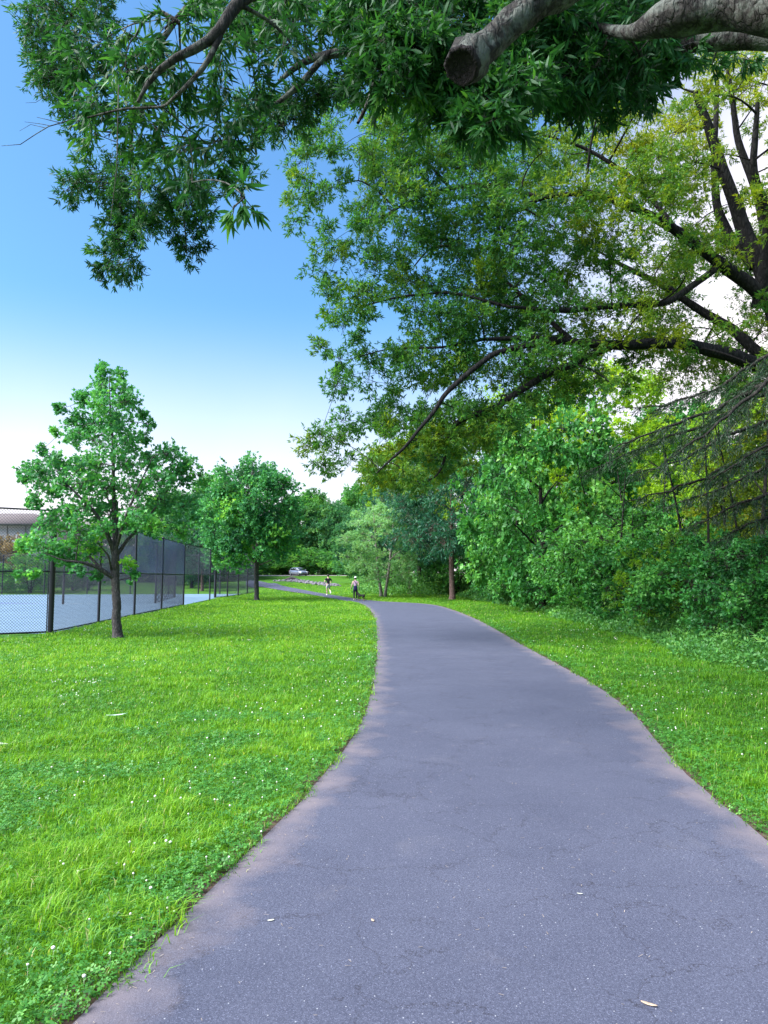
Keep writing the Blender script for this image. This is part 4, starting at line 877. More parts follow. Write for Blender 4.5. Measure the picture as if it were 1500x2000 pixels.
boughs = [bough(720, [(1500, 745, 15.6), (1400, 800, 15.2), (1300, 835, 15), (1190, 880, 14.8)]),
 bough(700, [(1490, 770, 16.6), (1380, 830, 17), (1260, 870, 17.4), (1150, 920, 17.8)]),
 bough(790, [(1500, 820, 15.4), (1420, 850, 15), (1330, 900, 14.8), (1240, 925, 14.6)], .06),
 bough(850, [(1510, 880, 15.6), (1420, 915, 15.2), (1330, 950, 15), (1230, 980, 15)], .06),
 bough(880, [(1500, 910, 16.2), (1400, 960, 16), (1310, 985, 15.8)], .05),
 bough(930, [(1500, 965, 15.4), (1420, 995, 15.2), (1350, 1030, 15)], .05),
 bough(640, [(1500, 690, 16), (1400, 760, 16.4), (1300, 790, 16.8), (1220, 800, 17)], .06),
 bough(680, [(1540, 700, 14.8), (1450, 790, 14.2), (1370, 850, 13.8), (1300, 900, 13.6)], .06),
 bough(820, [(1540, 850, 14.6), (1460, 890, 14.2), (1390, 940, 14)], .05),
 bough(960, [(1520, 1000, 15.2), (1450, 1030, 15), (1400, 1060, 15)], .04),
 bough(560, [(1560, 640, 16.4), (1480, 740, 17.2), (1400, 800, 18)], .05)]
conifer_boughs(rt, boughs, 71, .4, trunk=[(tx, DC + .4, -.2, .34), (tx, DC + .4, .4, .27), (tx, DC + .4, 5, .2), (tx, DC + .4, 11, .08), (tx, DC + .4, 14, .02)], origin=cb)
# smaller layered conifer behind the oak limb
D2 = 52.0; q = at(1035, 1128, D2); cb2 = np.array([q[0], D2, 0.]); rt = empty('cedar_tree', cb2, 'bluish layered conifer seen under the long oak limb', 'conifer')
rgc = np.random.default_rng(72); bo = []
for k in range(34):
    z0 = 4 + k * .37; a = k * 2.4; l = 4.6 * (1 - (z0 - 3) / 15.5) + .5; o_ = cb2 + np.array([0, 0, z0])
    bo.append([tuple(o_) + (.05,), tuple(o_ + np.array([l * .5 * math.cos(a), l * .5 * math.sin(a), .1])) + (.03,), tuple(o_ + np.array([l * math.cos(a), l * math.sin(a), -.3])) + (.008,)])
conifer_boughs(rt, bo, 73, .5, .3, .55, (.2, .03), trunk=[tuple(cb2 + [0, 0, -.2]) + (.25,), tuple(cb2 + [0, 0, 8]) + (.14,), tuple(cb2 + [0, 0, 17.3]) + (.02,)], origin=cb2)

# ------------------------------------------------------------------ undergrowth skirt along the wood edge
rgu = np.random.default_rng(81)
def undergrowth(n_, y0, y1, xo0, xo1, hmax, L, W, mat, name, label, seed, pw=1.3):
    rng = np.random.default_rng(seed); y = y0 + (y1 - y0) * rng.random(n_) ** pw; off = rng.uniform(xo0, xo1, n_)
    edge = .35 * vnoise(y, 0 * y, 1.1, seed) + .2 * vnoise(y, y, 4, seed + 1); x = shrubline(y) + off + edge
    hm = hmax * np.clip((off - xo0) / (xo1 - xo0) * 1.1 + .15, 0, 1) * (1 + .35 * vnoise(x, y, 2.2, seed + 2)); z = zf(x, y) + hm * rng.random(n_) ** .7
    P_ = np.stack([x, y, z], 1); d_ = unit(rvec(rng, n_) + np.array([-.35, -.35, .25])); sc_ = np.interp(y, [12, 25, 50], [1, 1.35, 2.2]) * rng.uniform(.6, 1.4, n_)
    tn = .4 + .2 * vnoise(x, y, 3, seed + 5) + rng.normal(size=n_) * .14
    o_ = leaf_mesh(name, P_, d_, unit(rvec(rng, n_) + np.array([-.3, -.5, .9])), L * sc_, W * sc_, tn, 'kite', mat, None, (0, 0, 0)); tag(o_, label, 'undergrowth', kind='stuff')
undergrowth(60000, 8, 62, -.3, 2.0, .85, .075, .038, L_WEED, 'undergrowth', 'low leafy weeds and vines spilling from the wood edge onto the verge', 90)
undergrowth(26000, 8, 62, .3, 2.6, 1.5, .14, .022, L_WEED, 'tall_weeds', 'tall narrow-leaved weeds in front of the shrubs', 91)
undergrowth(26000, 12, 60, 1.5, 7, 2.2, .15, .09, L_BROAD, 'wood_floor_plants', 'dark broad-leaved plants filling the floor of the wood', 92)
# tufts at the base of the far trees
n_ = 16000; y = rgu.uniform(58, 80, n_); x = rgu.uniform(-3, 9, n_); ok = (y > 62 + .6 * np.abs(x - 3)) ; x = x[ok]; y = y[ok]; n_ = len(x)
o_ = leaf_mesh('undergrowth', np.stack([x, y, zf(x, y) + rgu.random(n_) ** 1.2 * (1.1 + .5 * vnoise(x, y, .8, 3))], 1), unit(rvec(rgu, n_) + np.array([0, 0, .4])), unit(rvec(rgu, n_) + np.array([0, -.4, .8])), .25 * np.ones(n_), .09 * np.ones(n_), .45 + .2 * rgu.normal(size=n_), 'kite', L_WEED, None, (0, 0, 0))
tag(o_, 'rough green weeds around the stems of the silvery tree', 'undergrowth', kind='stuff')
# ------------------------------------------------------------------ fences
m_blk = plain('black_fence_paint', (.012, .012, .02), .45)
m_wire = plain('fence_wire', (.018, .026, .06), .5)
m_scr, n, o = newmat('woven_screen')
p = N(n, 'ShaderNodeBsdfPrincipled'); p.inputs['Base Color'].default_value = (.09, .14, .3, 1); p.inputs['Roughness'].default_value = .8
tcn = N(n, 'ShaderNodeTexCoord'); z = noise(n, 1.2, 4, .6, tcn.outputs['Object']); tr = N(n, 'ShaderNodeBsdfTransparent'); mxs = N(n, 'ShaderNodeMixShader')
n.links.new(maprange(n, z.outputs['Fac'],   .3, .7, .14, .27), mxs.inputs[0]); n.links.new(tr.outputs[0], mxs.inputs[1]); n.links.new(p.outputs[0], mxs.inputs[2]); n.links.new(mxs.outputs[0], o.inputs[0])
def wires(T, a, b, h0, h1, s, r):
    a = np.array(a, float); b = np.array(b, float); L = np.linalg.norm(b - a); d = (b - a) / L; H = h1 - h0; Vs = []
    def line(u0, v0, u1, v1):
        p0 = np.array([*(a + d * u0), h0 + v0]); p1 = np.array([*(a + d * u1), h0 + v1])
        for q in (p0, p1): q[2] += float(zf(q[0], q[1]))
        T.add(np.array([p0, p1]), [r, r], 3, cap=False)
    c = -H
    while c < L:
        u0, u1 = max(0, c), min(L, c + H)
        if u1 > u0: line(u0, u0 - c, u1, u1 - c); line(u0, H - (u0 - c), u1, H - (u1 - c))
        c += s
def fence(pts, H, rails, s, r, name, label, thick=None, pr=.04, mesh_from=0.02, skip=(), screens=(), group=None, half=()):
    b = np.array([pts[0][0], pts[0][1], float(zf(*pts[0]))]); root = empty(name, b, label, 'fence', group)
    for k, (x, y) in enumerate(pts):
        T = Tubes(); z0 = float(zf(x, y)); rr = pr * (1.6 if thick and k in thick else 1)
        T.add(np.array([(x, y, z0 - .1), (x, y, z0 + H)]), [rr, rr], 10); T.add(np.array([(x, y, z0 + H - .01), (x, y, z0 + H + .03), (x, y, z0 + H + .06)]), [rr * 1.25, rr * 1.2, .006], 10)
        T.build('post', m_blk, root, b)
    for k in range(len(pts) - 1):
        (x0, y0), (x1, y1) = pts[k], pts[k + 1]
        for h in rails:
            if k in half and h < H * .45: continue
            T = Tubes(); T.add(np.array([(x0, y0, float(zf(x0, y0)) + h), (x1, y1, float(zf(x1, y1)) + h)]), [.024, .024], 8); T.build('rail', m_blk, root, b)
    T = Tubes()
    for k in range(len(pts) - 1):
        if k in skip: continue
        wires(T, pts[k], pts[k + 1], H / 2 if k in half else mesh_from, H - .03, s, r)
    T.build('chain_link', m_wire, root, b, smooth=False)
    for k in screens:
        (x0, y0), (x1, y1) = pts[k], pts[k + 1]; h0, h1 = H * .51, H * .985; ox = .035
        V = []
        for dx in (ox, ox + .004): V += [(x0 + dx, y0 + .05, h0), (x1 + dx, y1 - .05, h0), (x1 + dx, y1 - .05, h1), (x0 + dx, y0 + .05, h1)]
        V = np.array(V); V[:, 2] += zf(V[:, 0], V[:, 1])
        link('windscreen', npmesh('windscreen', V - b, [np.array([[0, 1, 2, 3], [7, 6, 5, 4], [0, 4, 5, 1], [1, 5, 6, 2], [2, 6, 7, 3], [3, 7, 4, 0]])]), m_scr, root)
    return root
FH = 3.66
q = lambda px, py: tuple(gnd(px, py)[:2])
A0 = q(-110, 1247); pp = [A0, tuple(P1[:2]), q(192, 1218), q(262, 1203), q(315, 1192), tuple(PE[:2])]
fence(pp, FH, (.06, FH / 2, FH - .02), .085, .0046, 'chain_link_fence', 'tall black chain-link court fence nearest the near maple, turning a corner at its thick post', thick=(1,), pr=.05, screens=(3, 4), half=())
# gate side rod bound to the corner post is part of that fence
fr = [o_ for o_ in C.objects if o_.name.startswith('chain_link_fence')][0]; T = Tubes(); bx = P1[0] - .11; T.add(np.array([(bx, P1[1] - .01, .02), (bx, P1[1] - .01, FH)]), [.016, .016], 6)
for h in np.arange(.2, FH, .42): T.add(np.array([(bx - .02, P1[1], h), (P1[0] + .07, P1[1], h)]), [.012, .012], 6)
T.build('tension_bar', m_blk, fr, np.array(fr.location))
fence([tuple(PE[:2]), (PE[0] - .35, 52), tuple(P4[:2])], FH, (FH / 2, FH - .02), .12, .004, 'chain_link_fence', 'open framed fence bay leading back from the end post between the two maples', pr=.05, half=(0, 1))
fence([tuple(P4[:2]), q(444, 1166), q(465, 1163), q(483, 1160), tuple(P5[:2])], FH, (.06, FH / 2, FH - .02), .12, .0045, 'chain_link_fence', 'receding run of black fence behind the trunk of the rounder maple', pr=.06, thick=(0,))
yb = 66.2
def bx_(px): return (at(px, 1128, yb)[0], yb)
fence([bx_(v) for v in (-80, 5, 87, 171, 255, 330, 388, 430)], FH, (.06, FH - .02), .17, .006, 'chain_link_fence', 'distant black fence along the far side of the courts', pr=.055)
def bq(px, D): return (at(px, 1128, D)[0], D)
fence([bq(125, 46), bq(227, 46.5), bq(305, 47), bq(342, 58)], FH, (FH / 2, FH - .02), .17, .005, 'chain_link_fence', 'middle fence dividing the courts with dark screening', pr=.07, screens=(1,), skip=(0,))

# ------------------------------------------------------------------ house at the left
m_wall = plain('pale_wall', (.5, .46, .46), .8, nscale=.6, var=.08); m_roof = plain('brown_roof', (.16, .125, .12), .85, nscale=5, var=.25); m_glass = plain('window_glass', (.1, .13, .2), .15, spec=.6); m_trim = plain('white_trim', (.6, .58, .58), .6)
xl, xr, yf, yk = at(-330, 1128, 92)[0], at(72, 1128, 92)[0], 92.0, 106.0; zb = float(zf((xl + xr) / 2, yf)); ze = at(0, 1023, 92)[2]; zr = at(0, 1003, 99)[2]
hb = np.array([(xl + xr) / 2, yf, zb]); hr = empty('house', hb, 'pale two-storey house with low brown hipped roof behind the courts at far left', 'house')
T = Tubes(); T.box(((xl + xr) / 2, (yf + yk) / 2, (zb - .5 + ze) / 2), xr - xl, yk - yf, ze - zb + .5); T.build('wall', m_wall, hr, hb, smooth=False)
e = .9; Vr = np.array([(xl - e, yf - e, ze), (xr + e, yf - e, ze), (xr + e, yk + e, ze), (xl - e, yk + e, ze), (xl + 6, 99, zr), (xr - 4, 99, zr), (xl - e, yf - e, ze - .22), (xr + e, yf - e, ze - .22), (xr + e, yk + e, ze - .22), (xl - e, yk + e, ze - .22)])
me = npmesh('roof', Vr - hb, [np.array([[0, 1, 5, 4], [2, 3, 4, 5], [6, 7, 1, 0], [7, 8, 2, 1], [8, 9, 3, 2], [9, 6, 0, 3], [9, 8, 7, 6]]), np.array([[1, 2, 5], [3, 0, 4]])]); link('roof', me, m_roof, hr)
for k in range(7):
    wx = xr - 2.0 - k * 3.2
    for wz in (ze - 2.2, ze - 5.4):
        T = Tubes(); T.box((wx, yf - .03, wz), 1.5, .1, 1.7); f_ = T.build('window', m_trim, hr, hb, smooth=False)
        T = Tubes(); T.box((wx, yf - .075, wz), 1.3, .03, 1.5); T.build('pane', m_glass, f_, hb, smooth=False)
for wx in (at(11, 1128, 92)[0], at(47, 1128, 92)[0]):
    T = Tubes(); T.add(np.array([(wx, yf - .1, zb), (wx, yf - .1, ze - .25)]), [.06, .06], 6); T.build('downpipe', m_roof, hr, hb)

# ------------------------------------------------------------------ car
m_silver = plain('silver_paint', (.42, .43, .52), .28, .55, spec=.6); m_tyre = plain('tyre', (.015, .015, .016), .8); m_rim = plain('rim', (.55, .56, .6), .3, .8); m_cg = plain('car_glass', (.02, .025, .03), .08, spec=.8); m_lamp = plain('headlight_lens', (.85, .85, .85), .15); m_grl = plain('grille', (.015, .015, .017), .5); m_red = plain('tail_lamp', (.4, .02, .02), .3)
def loft(name, secs, mat, parent, close=True):
    """secs: list of rings (k,3) -> skin + end caps"""
    S_ = np.array(secs); m, k, _ = S_.shape; V = S_.reshape(-1, 3); i = np.arange(m - 1)[:, None] * k; j = np.arange(k)[None]; j2 = (j + 1) % k
    F = [np.stack([i + j, i + j2, i + k + j2, i + k + j], -1).reshape(-1, 4)]
    if close: F += [np.array([list(range(k))[::-1]]), np.array([list(range((m - 1) * k, m * k))])]
    return link(name, npmesh(name, V, F, smooth=False), mat, parent)
cb_ = at(583, 1124, 138); cb_[2] = float(zf(cb_[0], 138)) + .03
car = empty('car', cb_, 'silver hatchback car parked on the gravel road at the top of the rise', 'car', rz=R(-52))
# local +X is the front
def ring(x, w_, zb_, zt, sh, r_=.08):
    return [(x, -w_ + r_, zb_), (x, w_ - r_, zb_), (x, w_, zb_ + .12), (x, w_ + .02, (zb_ + zt) / 2), (x, w_ - .03, zt - sh), (x, w_ - .16, zt), (x, -w_ + .16, zt), (x, -w_ + .03, zt - sh), (x, -w_ - .02, (zb_ + zt) / 2), (x, -w_, zb_ + .12)]
body = loft('body', [ring(-2.2, .66, .38, .82, .1), ring(-2.12, .8, .28, .98, .06), ring(-1.6, .88, .22, 1.02, .04), ring(-.6, .9, .2, .98, .03), ring(.5, .9, .2, .96, .03), ring(1.1, .89, .2, .92, .05), ring(1.75, .86, .22, .8, .08), ring(2.1, .76, .28, .66, .08), ring(2.22, .6, .34, .56, .06)], m_silver, car)
def cab(x, w_, zt, w2): return [(x, -w_, .93), (x, w_, .93), (x, w2, zt), (x, -w2, zt)]
loft('cabin', [cab(-2.0, .78, .99, .74), cab(-1.55, .83, 1.4, .66), cab(-.8, .85, 1.5, .66), cab(.1, .85, 1.49, .66), cab(.45, .84, 1.36, .64), cab(1.2, .78, .96, .72)], m_silver, car)
def panel(name, P_, mat, par):
    P_ = np.array(P_, float); nn = np.cross(P_[1] - P_[0], P_[2] - P_[0]); nn = nn / np.linalg.norm(nn) * .012
    V = np.concatenate([P_ - nn, P_ + nn]); k = len(P_); F = [np.array([list(range(k))[::-1], list(range(k, 2 * k))]), np.array([[i, (i + 1) % k, (i + 1) % k + k, i + k] for i in range(k)])]
    return link(name, npmesh(name, V, F), mat, par)
for s_ in (-1, 1):
    panel('window', [(-1.45, s_ * .845, 1.0), (-.75, s_ * .865, 1.0), (-.75, s_ * .70, 1.42), (-1.35, s_ * .71, 1.36)], m_cg, car); panel('window', [(-.68, s_ * .865, 1.0), (.12, s_ * .865, 1.0), (.08, s_ * .70, 1.42), (-.68, s_ * .70, 1.43)], m_cg, car); panel('window', [(.18, s_ * .865, 1.0), (.95, s_ * .82, 1.0), (.42, s_ * .72, 1.34), (.16, s_ * .71, 1.41)], m_cg, car)
    T = Tubes(); T.box((.85, s_ * .98, 1.03), .14, .2, .13); T.build('mirror', m_silver, car)
    T = Tubes(); T.box((2.06, s_ * .6, .66), .22, .28, .14); T.build('headlight', m_lamp, car, smooth=False)
    T = Tubes(); T.box((-2.13, s_ * .66, .84), .14, .24, .18); T.build('tail_lamp', m_red, car, smooth=False)
    for x_ in (-1.35, 1.35):
        T = Tubes(); T.add(np.array([(x_, s_ * .68, .33), (x_, s_ * .7, .33), (x_, s_ * .9, .33), (x_, s_ * .915, .33)]), [.27, .33, .33, .27], 20); wh = T.build('wheel', m_tyre, car)
        T = Tubes(); T.add(np.array([(x_, s_ * .905, .33), (x_, s_ * .925, .33), (x_, s_ * .93, .33)]), [.24, .22, .001], 14); T.build('rim', m_rim, wh)
panel('windscreen', [(.56, -.62, 1.335), (.56, .62, 1.335), (1.17, .70, .99), (1.17, -.70, .99)], m_cg, car)
panel('rear_window', [(-1.97, .66, 1.04), (-1.97, -.66, 1.04), (-1.62, -.6, 1.37), (-1.62, .6, 1.37)], m_cg, car)
T = Tubes(); T.box((2.2, 0, .5), .08, 1.0, .2); T.build('grille', m_grl, car, smooth=False)
T = Tubes(); T.box((2.16, 0, .32), .12, 1.3, .1); T.build('bumper', m_grl, car, smooth=False)

# ------------------------------------------------------------------ people and dog
m_skin = plain('skin', (.5, .29, .2), .6); m_skin2 = plain('fair_skin', (.58, .38, .3), .6); m_hair = plain('dark_hair', (.015, .011, .01), .6); m_blackc = plain('black_cloth', (.012, .012, .02), .85); m_short = plain('pale_grey_cloth', (.4, .43, .5), .85); m_white = plain('white_cloth', (.75, .75, .75), .7); m_pink = plain('mauve_cloth', (.45, .3, .42), .85); m_navy = plain('navy_cloth', (.008, .008, .06), .85); m_strap = plain('dark_red_strap', (.10, .02, .03), .7); m_tan = plain('tan_shoe', (.5, .42, .36), .7); m_fur = plain('black_fur', (.006, .006, .006), .9, nscale=30, var=.5); m_ftan = plain('tan_fur', (.25, .15, .08), .9)
def skin(name, pts, edges, mat, parent, sub=2, root=0, rigidz=None):
    me = bpy.data.meshes.new(name); me.from_pydata([q[0] for q in pts], edges, []); ob = link(name, me, mat, parent)
    md = ob.modifiers.new('skin', 'SKIN'); md.use_smooth_shade = True; md.branch_smoothing = .6
    for v, q in zip(me.skin_vertices[0].data, pts):
        r = q[1]; v.radius = (r, r) if np.isscalar(r) else r; v.use_root = False
    me.skin_vertices[0].data[root].use_root = True
    s = ob.modifiers.new('sub', 'SUBSURF'); s.levels = sub; s.render_levels = sub; return ob
def chain(pts, edges, start, seq):
    prev = start
    for p_ in seq:
        pts.append(p_); edges.append((prev, len(pts) - 1)); prev = len(pts) - 1
    return prev
def person(root, J, skinm, female=False, ls=1.0):
    """J: dict of joints in metres, facing +Y, feet at z=0"""
    pts = [(J['pelvis'], .135 if female else .13)]; ed = []
    waist = chain(pts, ed, 0, [(J['waist'], .105 if female else .12)]); ch = chain(pts, ed, waist, [(J['chest'], .125 if not female else .112)])
    nk = chain(pts, ed, ch, [(J['neck0'], .07), (J['neck'], .052)]); px_, py_, pz_ = J['head']
    hd = chain(pts, ed, nk, [((px_, py_, pz_ - .06), .07), ((px_, py_ + .005, pz_), .092), ((px_, py_ - .005, pz_ + .07), .082)])
    chain(pts, ed, hd - 1, [((px_, py_ + .105, pz_ - .01), .014)])
    for s_ in (-1, 1): chain(pts, ed, hd - 1, [((px_ + s_ * .092, py_ - .005, pz_), .014)])
    chain(pts, ed, hd - 2, [((px_, py_ + .085, pz_ - .065), .022)])
    for s_ in ('L', 'R'):
        sh, el, wr = J['sh' + s_], J['el' + s_], J['wr' + s_]
        a = chain(pts, ed, ch, [(sh, .058), (el, .042), (wr, .026)]); w_ = Vector(wr); d = (w_ - Vector(el)).normalized(); side = Vector((0, 1, 0)) if abs(d.y) < .8 else Vector((0, 0, 1)); side = (side - d * side.dot(d)).normalized()
        palm = chain(pts, ed, a, [(tuple(w_ + d * .06), .03)])
        for k, l in zip((-1.5, -.5, .5, 1.5), (.062, .075, .08, .068)):
            b0_ = w_ + d * .085 + side * k * .019; curl = d.cross(side) * (.012 if s_ == 'L' else -.012)
            chain(pts, ed, palm, [(tuple(b0_), .0095), (tuple(b0_ + d * l * .5 + curl), .0088), (tuple(b0_ + d * l + curl * 3), .0078)])
        chain(pts, ed, palm, [(tuple(w_ + d * .05 + side * .038), .011), (tuple(w_ + d * .085 + side * .055), .009)])
        hp, kn, an = J['hp' + s_], J['kn' + s_], J['an' + s_]; toe = J['toe' + s_]
        chain(pts, ed, 0, [(hp, .085 * ls), (((hp[0] + kn[0]) / 2, (hp[1] + kn[1]) / 2, (hp[2] + kn[2]) / 2), .078 * ls), (kn, .055 * ls), ((kn[0] * .65 + an[0] * .35, kn[1] * .65 + an[1] * .35 - (.015 if ls == 1 else 0), kn[2] * .65 + an[2] * .35), .055 * ls), (an, .036 * ls), (toe, .03 * ls)])
    return skin('body', pts, ed, skinm, root)
def garment(name, J, parts, mat, root, sub=2):
    pts = []; ed = []
    for k, (p_, r, par) in enumerate(parts):
        pts.append((J[p_] if isinstance(p_, str) else p_, r));
        if par is not None: ed.append((par, k))
    return skin(name, pts, ed, mat, root, sub)
def shoe(J, s_, mat, root):
    a = np.array(J['an' + s_]); t = np.array(J['toe' + s_]); d = unit(t - a); P_ = np.array([a + [0, 0, -.0] - d * .05, a + [0, 0, -.03], (a + t) / 2 + [0, 0, -.01], t, t + d * .05]); T = Tubes(); T.add(P_, [.02, .052, .052, .046, .015], 10); return T.build('shoe', mat, root)
def lerp(a, b, t): return tuple(a[i] * (1 - t) + b[i] * t for i in range(3))
# jogger
mb = gnd(641, 1163.0); man = empty('person', mb, 'person jogging away in black t-shirt and pale shorts farther along the path', 'person', rz=R(18))
J = dict(pelvis=(0, 0, .95), waist=(0, .02, 1.1), chest=(0, .05, 1.32), neck0=(0, .06, 1.46), neck=(0, .075, 1.53), head=(0, .1, 1.64),
 shL=(-.19, .04, 1.41), elL=(-.33, -.10, 1.17), wrL=(-.27, .1, 1.05), shR=(.19, .04, 1.41), elR=(.33, .0, 1.16), wrR=(.26, .2, 1.12),
 hpL=(-.10, 0, .9), knL=(-.10, .10, .5), anL=(-.09, .02, .09), toeL=(-.10, .17, .04), hpR=(.10, 0, .9), knR=(.12, .12, .5), anR=(.13, -.28, .34), toeR=(.13, -.36, .2))
person(man, J, m_skin2)
garment('t_shirt', J, [('chest', (.175, .14), None), ('waist', .148, 0), ((0, .005, .93), .168, 1), ('neck0', .085, 0), ('shL', .082, 0), (lerp(J['shL'], J['elL'], .75), .066, 4), ('shR', .082, 0), (lerp(J['shR'], J['elR'], .75), .066, 6)], m_blackc, man)
garment('shorts', J, [((0, 0, 1.02), .145, None), ((0, 0, .9), .155, 0), ('hpL', .11, 1), (lerp(J['hpL'], J['knL'], .8), .085, 2), ('hpR', .11, 1), (lerp(J['hpR'], J['knR'], .8), .085, 4)], m_short, man)
garment('black_lower_leg', J, [('knL', .062, None), (lerp(J['knL'], J['anL'], .4), .062, 0), (lerp(J['knL'], J['anL'], .85), .044, 1)], m_blackc, man)  # black layer over the left lower leg
shoe(J, 'L', m_white, man); shoe(J, 'R', m_white, man)
def ball(name, c, r, mat, root, seg=14, cut=None):
    bm = bmesh.new(); bmesh.ops.create_uvsphere(bm, u_segments=seg, v_segments=10, radius=1)
    if cut is not None: bmesh.ops.delete(bm, geom=[v for v in bm.verts if v.co.z < cut - .001], context='VERTS')
    for v in bm.verts: v.co = Vector((v.co.x * r[0] + c[0], v.co.y * r[1] + c[1], v.co.z * r[2] + c[2]))
    me = bpy.data.meshes.new(name); bm.to_mesh(me); bm.free(); me.polygons.foreach_set('use_smooth', [True] * len(me.polygons)); return link(name, me, mat, root)
ball('hair', (0, .085, 1.675), (.096, .105, .10), m_hair, man)
# dog walker
wb = gnd(694, 1172.5); wo = empty('person', wb, 'person in white cap, mauve top and black leggings walking a black dog on the path', 'person', rz=R(8))
J = dict(pelvis=(0, 0, .92), waist=(0, .01, 1.08), chest=(0, .02, 1.27), neck0=(0, .03, 1.41), neck=(0, .04, 1.47), head=(0, .05, 1.58),
 shL=(-.165, .02, 1.36), elL=(-.24, -.03, 1.10), wrL=(-.31, .06, .90), shR=(.165, .02, 1.36), elR=(.245, -.04, 1.09), wrR=(.25, .10, .90),
 hpL=(-.09, 0, .88), knL=(-.09, .02, .48), anL=(-.085, -.05, .09), toeL=(-.09, .1, .04), hpR=(.09, 0, .88), knR=(.10, .08, .49), anR=(.10, .12, .10), toeR=(.10, .27, .05))
person(wo, J, m_skin2, True, .72)
garment('top', J, [('chest', .145, None), ('waist', .13, 0), ((0, 0, 1.0), .148, 1), ((0, .03, 1.385), .10, 0), ('shL', .068, 0), ('shR', .068, 0)], m_pink, wo)
garment('leggings', J, [((0, 0, 1.0), .13, None), ((0, -.01, .9), .155, 0), ('hpL', .1, 1), (lerp(J['hpL'], J['knL'], .5), .09, 2), ('knL', .064, 3), (lerp(J['knL'], J['anL'], .35), .062, 4), (lerp(J['knL'], J['anL'], .9), .042, 5), ('hpR', .1, 1), (lerp(J['hpR'], J['knR'], .5), .09, 7), ('knR', .064, 8), (lerp(J['knR'], J['anR'], .35), .062, 9), (lerp(J['knR'], J['anR'], .9), .042, 10)], m_blackc, wo)
garment('tied_jacket', J, [((0, -.02, 1.04), .155, None), ((0, -.05, .94), .165, 0), ((0, -.10, .82), (.15, .09), 1), ((0, -.12, .68), (.12, .05), 2)], m_navy, wo)
T = Tubes(); T.add(np.array([(-.13, -.01, 1.425), (-.07, -.135, 1.33), (.05, -.145, 1.18), (.14, -.07, 1.04)]), [.018] * 4, 6); T.build('bag_strap', m_strap, wo)
shoe(J, 'L', m_tan, wo); shoe(J, 'R', m_tan, wo)
ball('hair', (0, .035, 1.58), (.093, .10, .105), m_hair, wo)
cp = ball('cap', (0, .045, 1.61), (.10, .115, .105), m_white, wo, cut=0.0); T = Tubes(); T.box((0, .18, 1.63), .15, .12, .012); T.build('peak', m_white, cp)
# dog, standing side-on and looking away
dbp = gnd(706, 1174.0); dog = empty('dog', dbp, 'black dog with tan legs standing beside the walker in the white cap', 'dog', rz=R(55))
P_ = []; E_ = []
P_.append(((0, -.22, .42), .085)); a = chain(P_, E_, 0, [((0, -.08, .40), .085), ((0, .1, .39), .105), ((0, .22, .43), .095), ((0, .32, .52), .06), ((0, .38, .58), .062), ((0, .45, .565), .038), ((0, .50, .555), .026)])
for s_ in (-1, 1):
    chain(P_, E_, 5, [((s_ * .045, .365, .645), .02), ((s_ * .06, .37, .665), .008)])
    chain(P_, E_, 3, [((s_ * .075, .2, .32), .042), ((s_ * .075, .19, .2), .026), ((s_ * .075, .2, .04), .02), ((s_ * .075, .235, .02), .022)])
    chain(P_, E_, 0, [((s_ * .075, -.2, .32), .055), ((s_ * .08, -.15, .23), .035), ((s_ * .08, -.26, .14), .022), ((s_ * .08, -.23, .03), .019), ((s_ * .08, -.195, .018), .022)])
chain(P_, E_, 0, [((0, -.3, .46), .025), ((0, -.36, .54), .02), ((0, -.34, .62), .012)])
skin('body', P_, E_, m_fur, dog)
for s_ in (-1, 1):
    T = Tubes(); T.add(np.array([(s_ * .075, .19, .2), (s_ * .075, .2, .04)]), [.021, .0225], 9); T.build('tan_leg', m_ftan, dog); T = Tubes(); T.add(np.array([(s_ * .08, -.26, .14), (s_ * .08, -.23, .03)]), [.0235, .021], 9); T.build('tan_leg', m_ftan, dog)
from mathutils import Matrix as _M
hw = _M.Translation(wo.location) @ _M.Rotation(R(8), 4, 'Z') @ Vector((.25, .2, .8)); dh = _M.Translation(dog.location) @ _M.Rotation(R(55), 4, 'Z') @ Vector((0, .3, .58))
T = Tubes(); mid = (hw + dh) / 2 - Vector((0, 0, .08)); T.add(np.array([hw, mid, dh]), [.008] * 3, 5); tag(T.build('leash', m_strap, None), 'thin leash running from the walker to the black dog', 'leash')

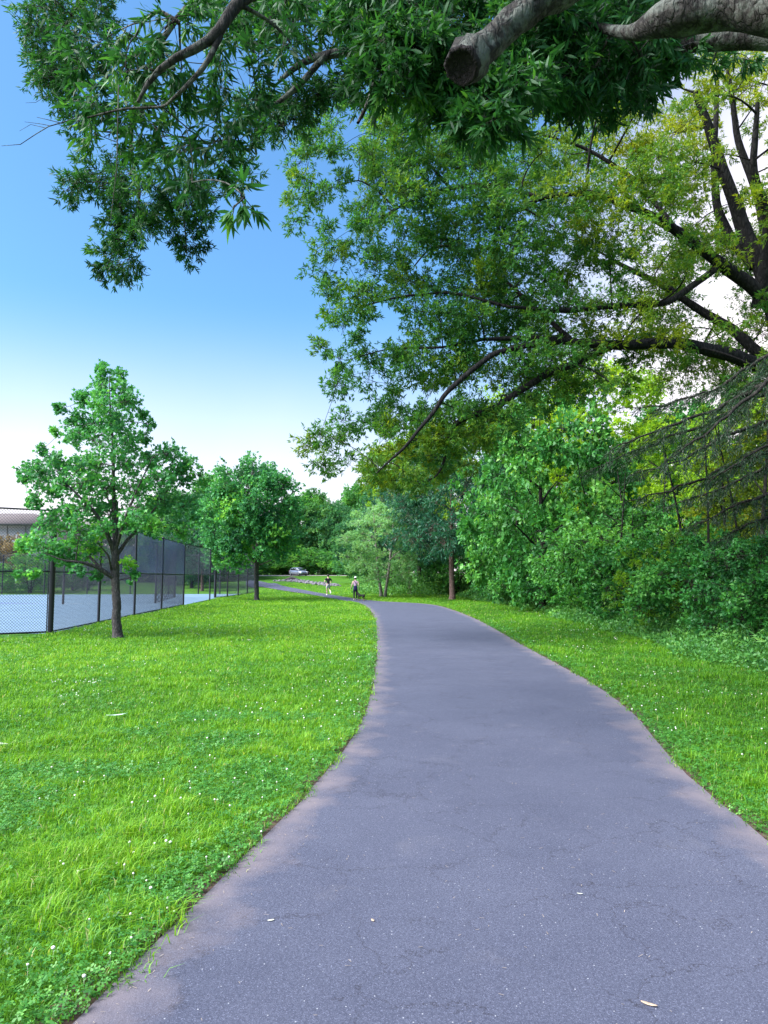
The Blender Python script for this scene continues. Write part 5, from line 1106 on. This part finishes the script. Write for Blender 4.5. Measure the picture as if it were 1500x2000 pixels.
# ------------------------------------------------------------------ stones in the swale
m_rock = plain('swale_stone', (.15, .135, .16), .9, nscale=2, var=.5, bump=.5); m_dst = plain('dark_stone', (.05, .04, .045), .9)
rgr = np.random.default_rng(7); rocks = []
for k in range(5):
    bm = bmesh.new(); bmesh.ops.create_icosphere(bm, subdivisions=2, radius=1)
    for v in bm.verts: v.co *= 1 + .18 * math.sin(v.co.x * 3.1 + k) + .15 * math.sin(v.co.y * 4.3 + k * 2) + rgr.normal() * .06
    for v in bm.verts: v.co.z *= .6
    me = bpy.data.meshes.new('stone'); bm.to_mesh(me); bm.free(); me.materials.append(m_rock); rocks.append(me)
CL = [(548, 1134), (575, 1136), (600, 1138.5), (625, 1141), (645, 1143.5), (662, 1145)]
cl_ = np.array([gnd(*c_) for c_ in CL])
for k in range(130):
    f = rgr.random(); i_ = f * (len(CL) - 1); c_ = np.array([np.interp(i_, range(len(CL)), cl_[:, 0]), np.interp(i_, range(len(CL)), cl_[:, 1])])
    c_ = c_ + rgr.normal(size=2) * [.5, 1.3]; o_ = bpy.data.objects.new('stone', rocks[k % 5]); C.objects.link(o_); s_ = rgr.uniform(.10, .28)
    o_.location = (c_[0], c_[1], float(zf(*c_)) + s_ * .3); o_.scale = (s_ * rgr.uniform(.8, 1.6), s_, s_ * rgr.uniform(.8, 1.3)); o_.rotation_euler = (0, 0, rgr.uniform(0, 6)); tag(o_, 'pale grey stone in the rocky swale behind the jogger', 'stone', 'pale stones lining the swale')
c_ = gnd(575, 1134.5); T = Tubes(); T.add(np.array([(c_[0] - 1.3, c_[1], c_[2] + .2), (c_[0] - .4, c_[1], c_[2] + .34), (c_[0] + .9, c_[1] + .1, c_[2] + .1)]), [.05, .28, .06], 8)
tag(T.build('boulder', m_dst, None), 'dark flat boulder at the left end of the rocky swale', 'boulder')

# ------------------------------------------------------------------ small things lying about
def fallen_leaf(px, py, ln, wd_, rz, mat, label, z=.016, curl=.25):
    g_ = gnd(px, py); P_ = []; m_ = 9
    for i in range(m_):
        t = i / (m_ - 1); hw_ = wd_ * .5 * math.sin(math.pi * (.04 + .92 * t)) ** .8; zz = curl * ln * (t - .5) ** 2
        P_ += [(-hw_, (t - .5) * ln, zz + hw_ * .25), (0, (t - .5) * ln, zz), (hw_, (t - .5) * ln, zz + hw_ * .25)]
    P_ = np.array(P_); F_ = np.array([[r_ * 3 + c_, r_ * 3 + c_ + 1, r_ * 3 + c_ + 4, r_ * 3 + c_ + 3] for r_ in range(m_ - 1) for c_ in (0, 1)])
    o_ = link('fallen_leaf', npmesh('fallen_leaf', P_, [F_], smooth=True), mat); o_.location = (g_[0], g_[1], g_[2] + z); o_.rotation_euler = (0, 0, rz)
    md = o_.modifiers.new('s', 'SOLIDIFY'); md.thickness = .0012
    return tag(o_, label, 'leaf')
m_l1 = plain('dry_leaf', (.42, .3, .22), .7, nscale=60, var=.3); m_l2 = plain('pale_leaf_underside', (.5, .62, .55), .6, nscale=60, var=.15); m_l3 = plain('cream_leaf', (.5, .5, .42), .7, nscale=60, var=.2)
fallen_leaf(1268, 1972, .062, .018, 1.0, m_l1, 'dry tan leaf on the asphalt near the bottom right')
fallen_leaf(529, 1818, .032, .013, 1.9, m_l3, 'small cream leaf on the asphalt near the left edge of the path')
fallen_leaf(1133, 1759, .03, .008, 1.3, m_l3, 'small curled leaf on the middle of the path')
fallen_leaf(728, 1818, .026, .014, .4, m_l1, 'tiny tan leaf fragment left of the middle of the path')
fallen_leaf(228, 1408, .24, .05, -1.0, m_l2, 'long pale blue-green leaf lying on the left lawn', z=.05)
fallen_leaf(6, 1466, .12, .05, 1.2, m_l3, 'whitish leaf lying on the lawn at the left edge', z=.05)
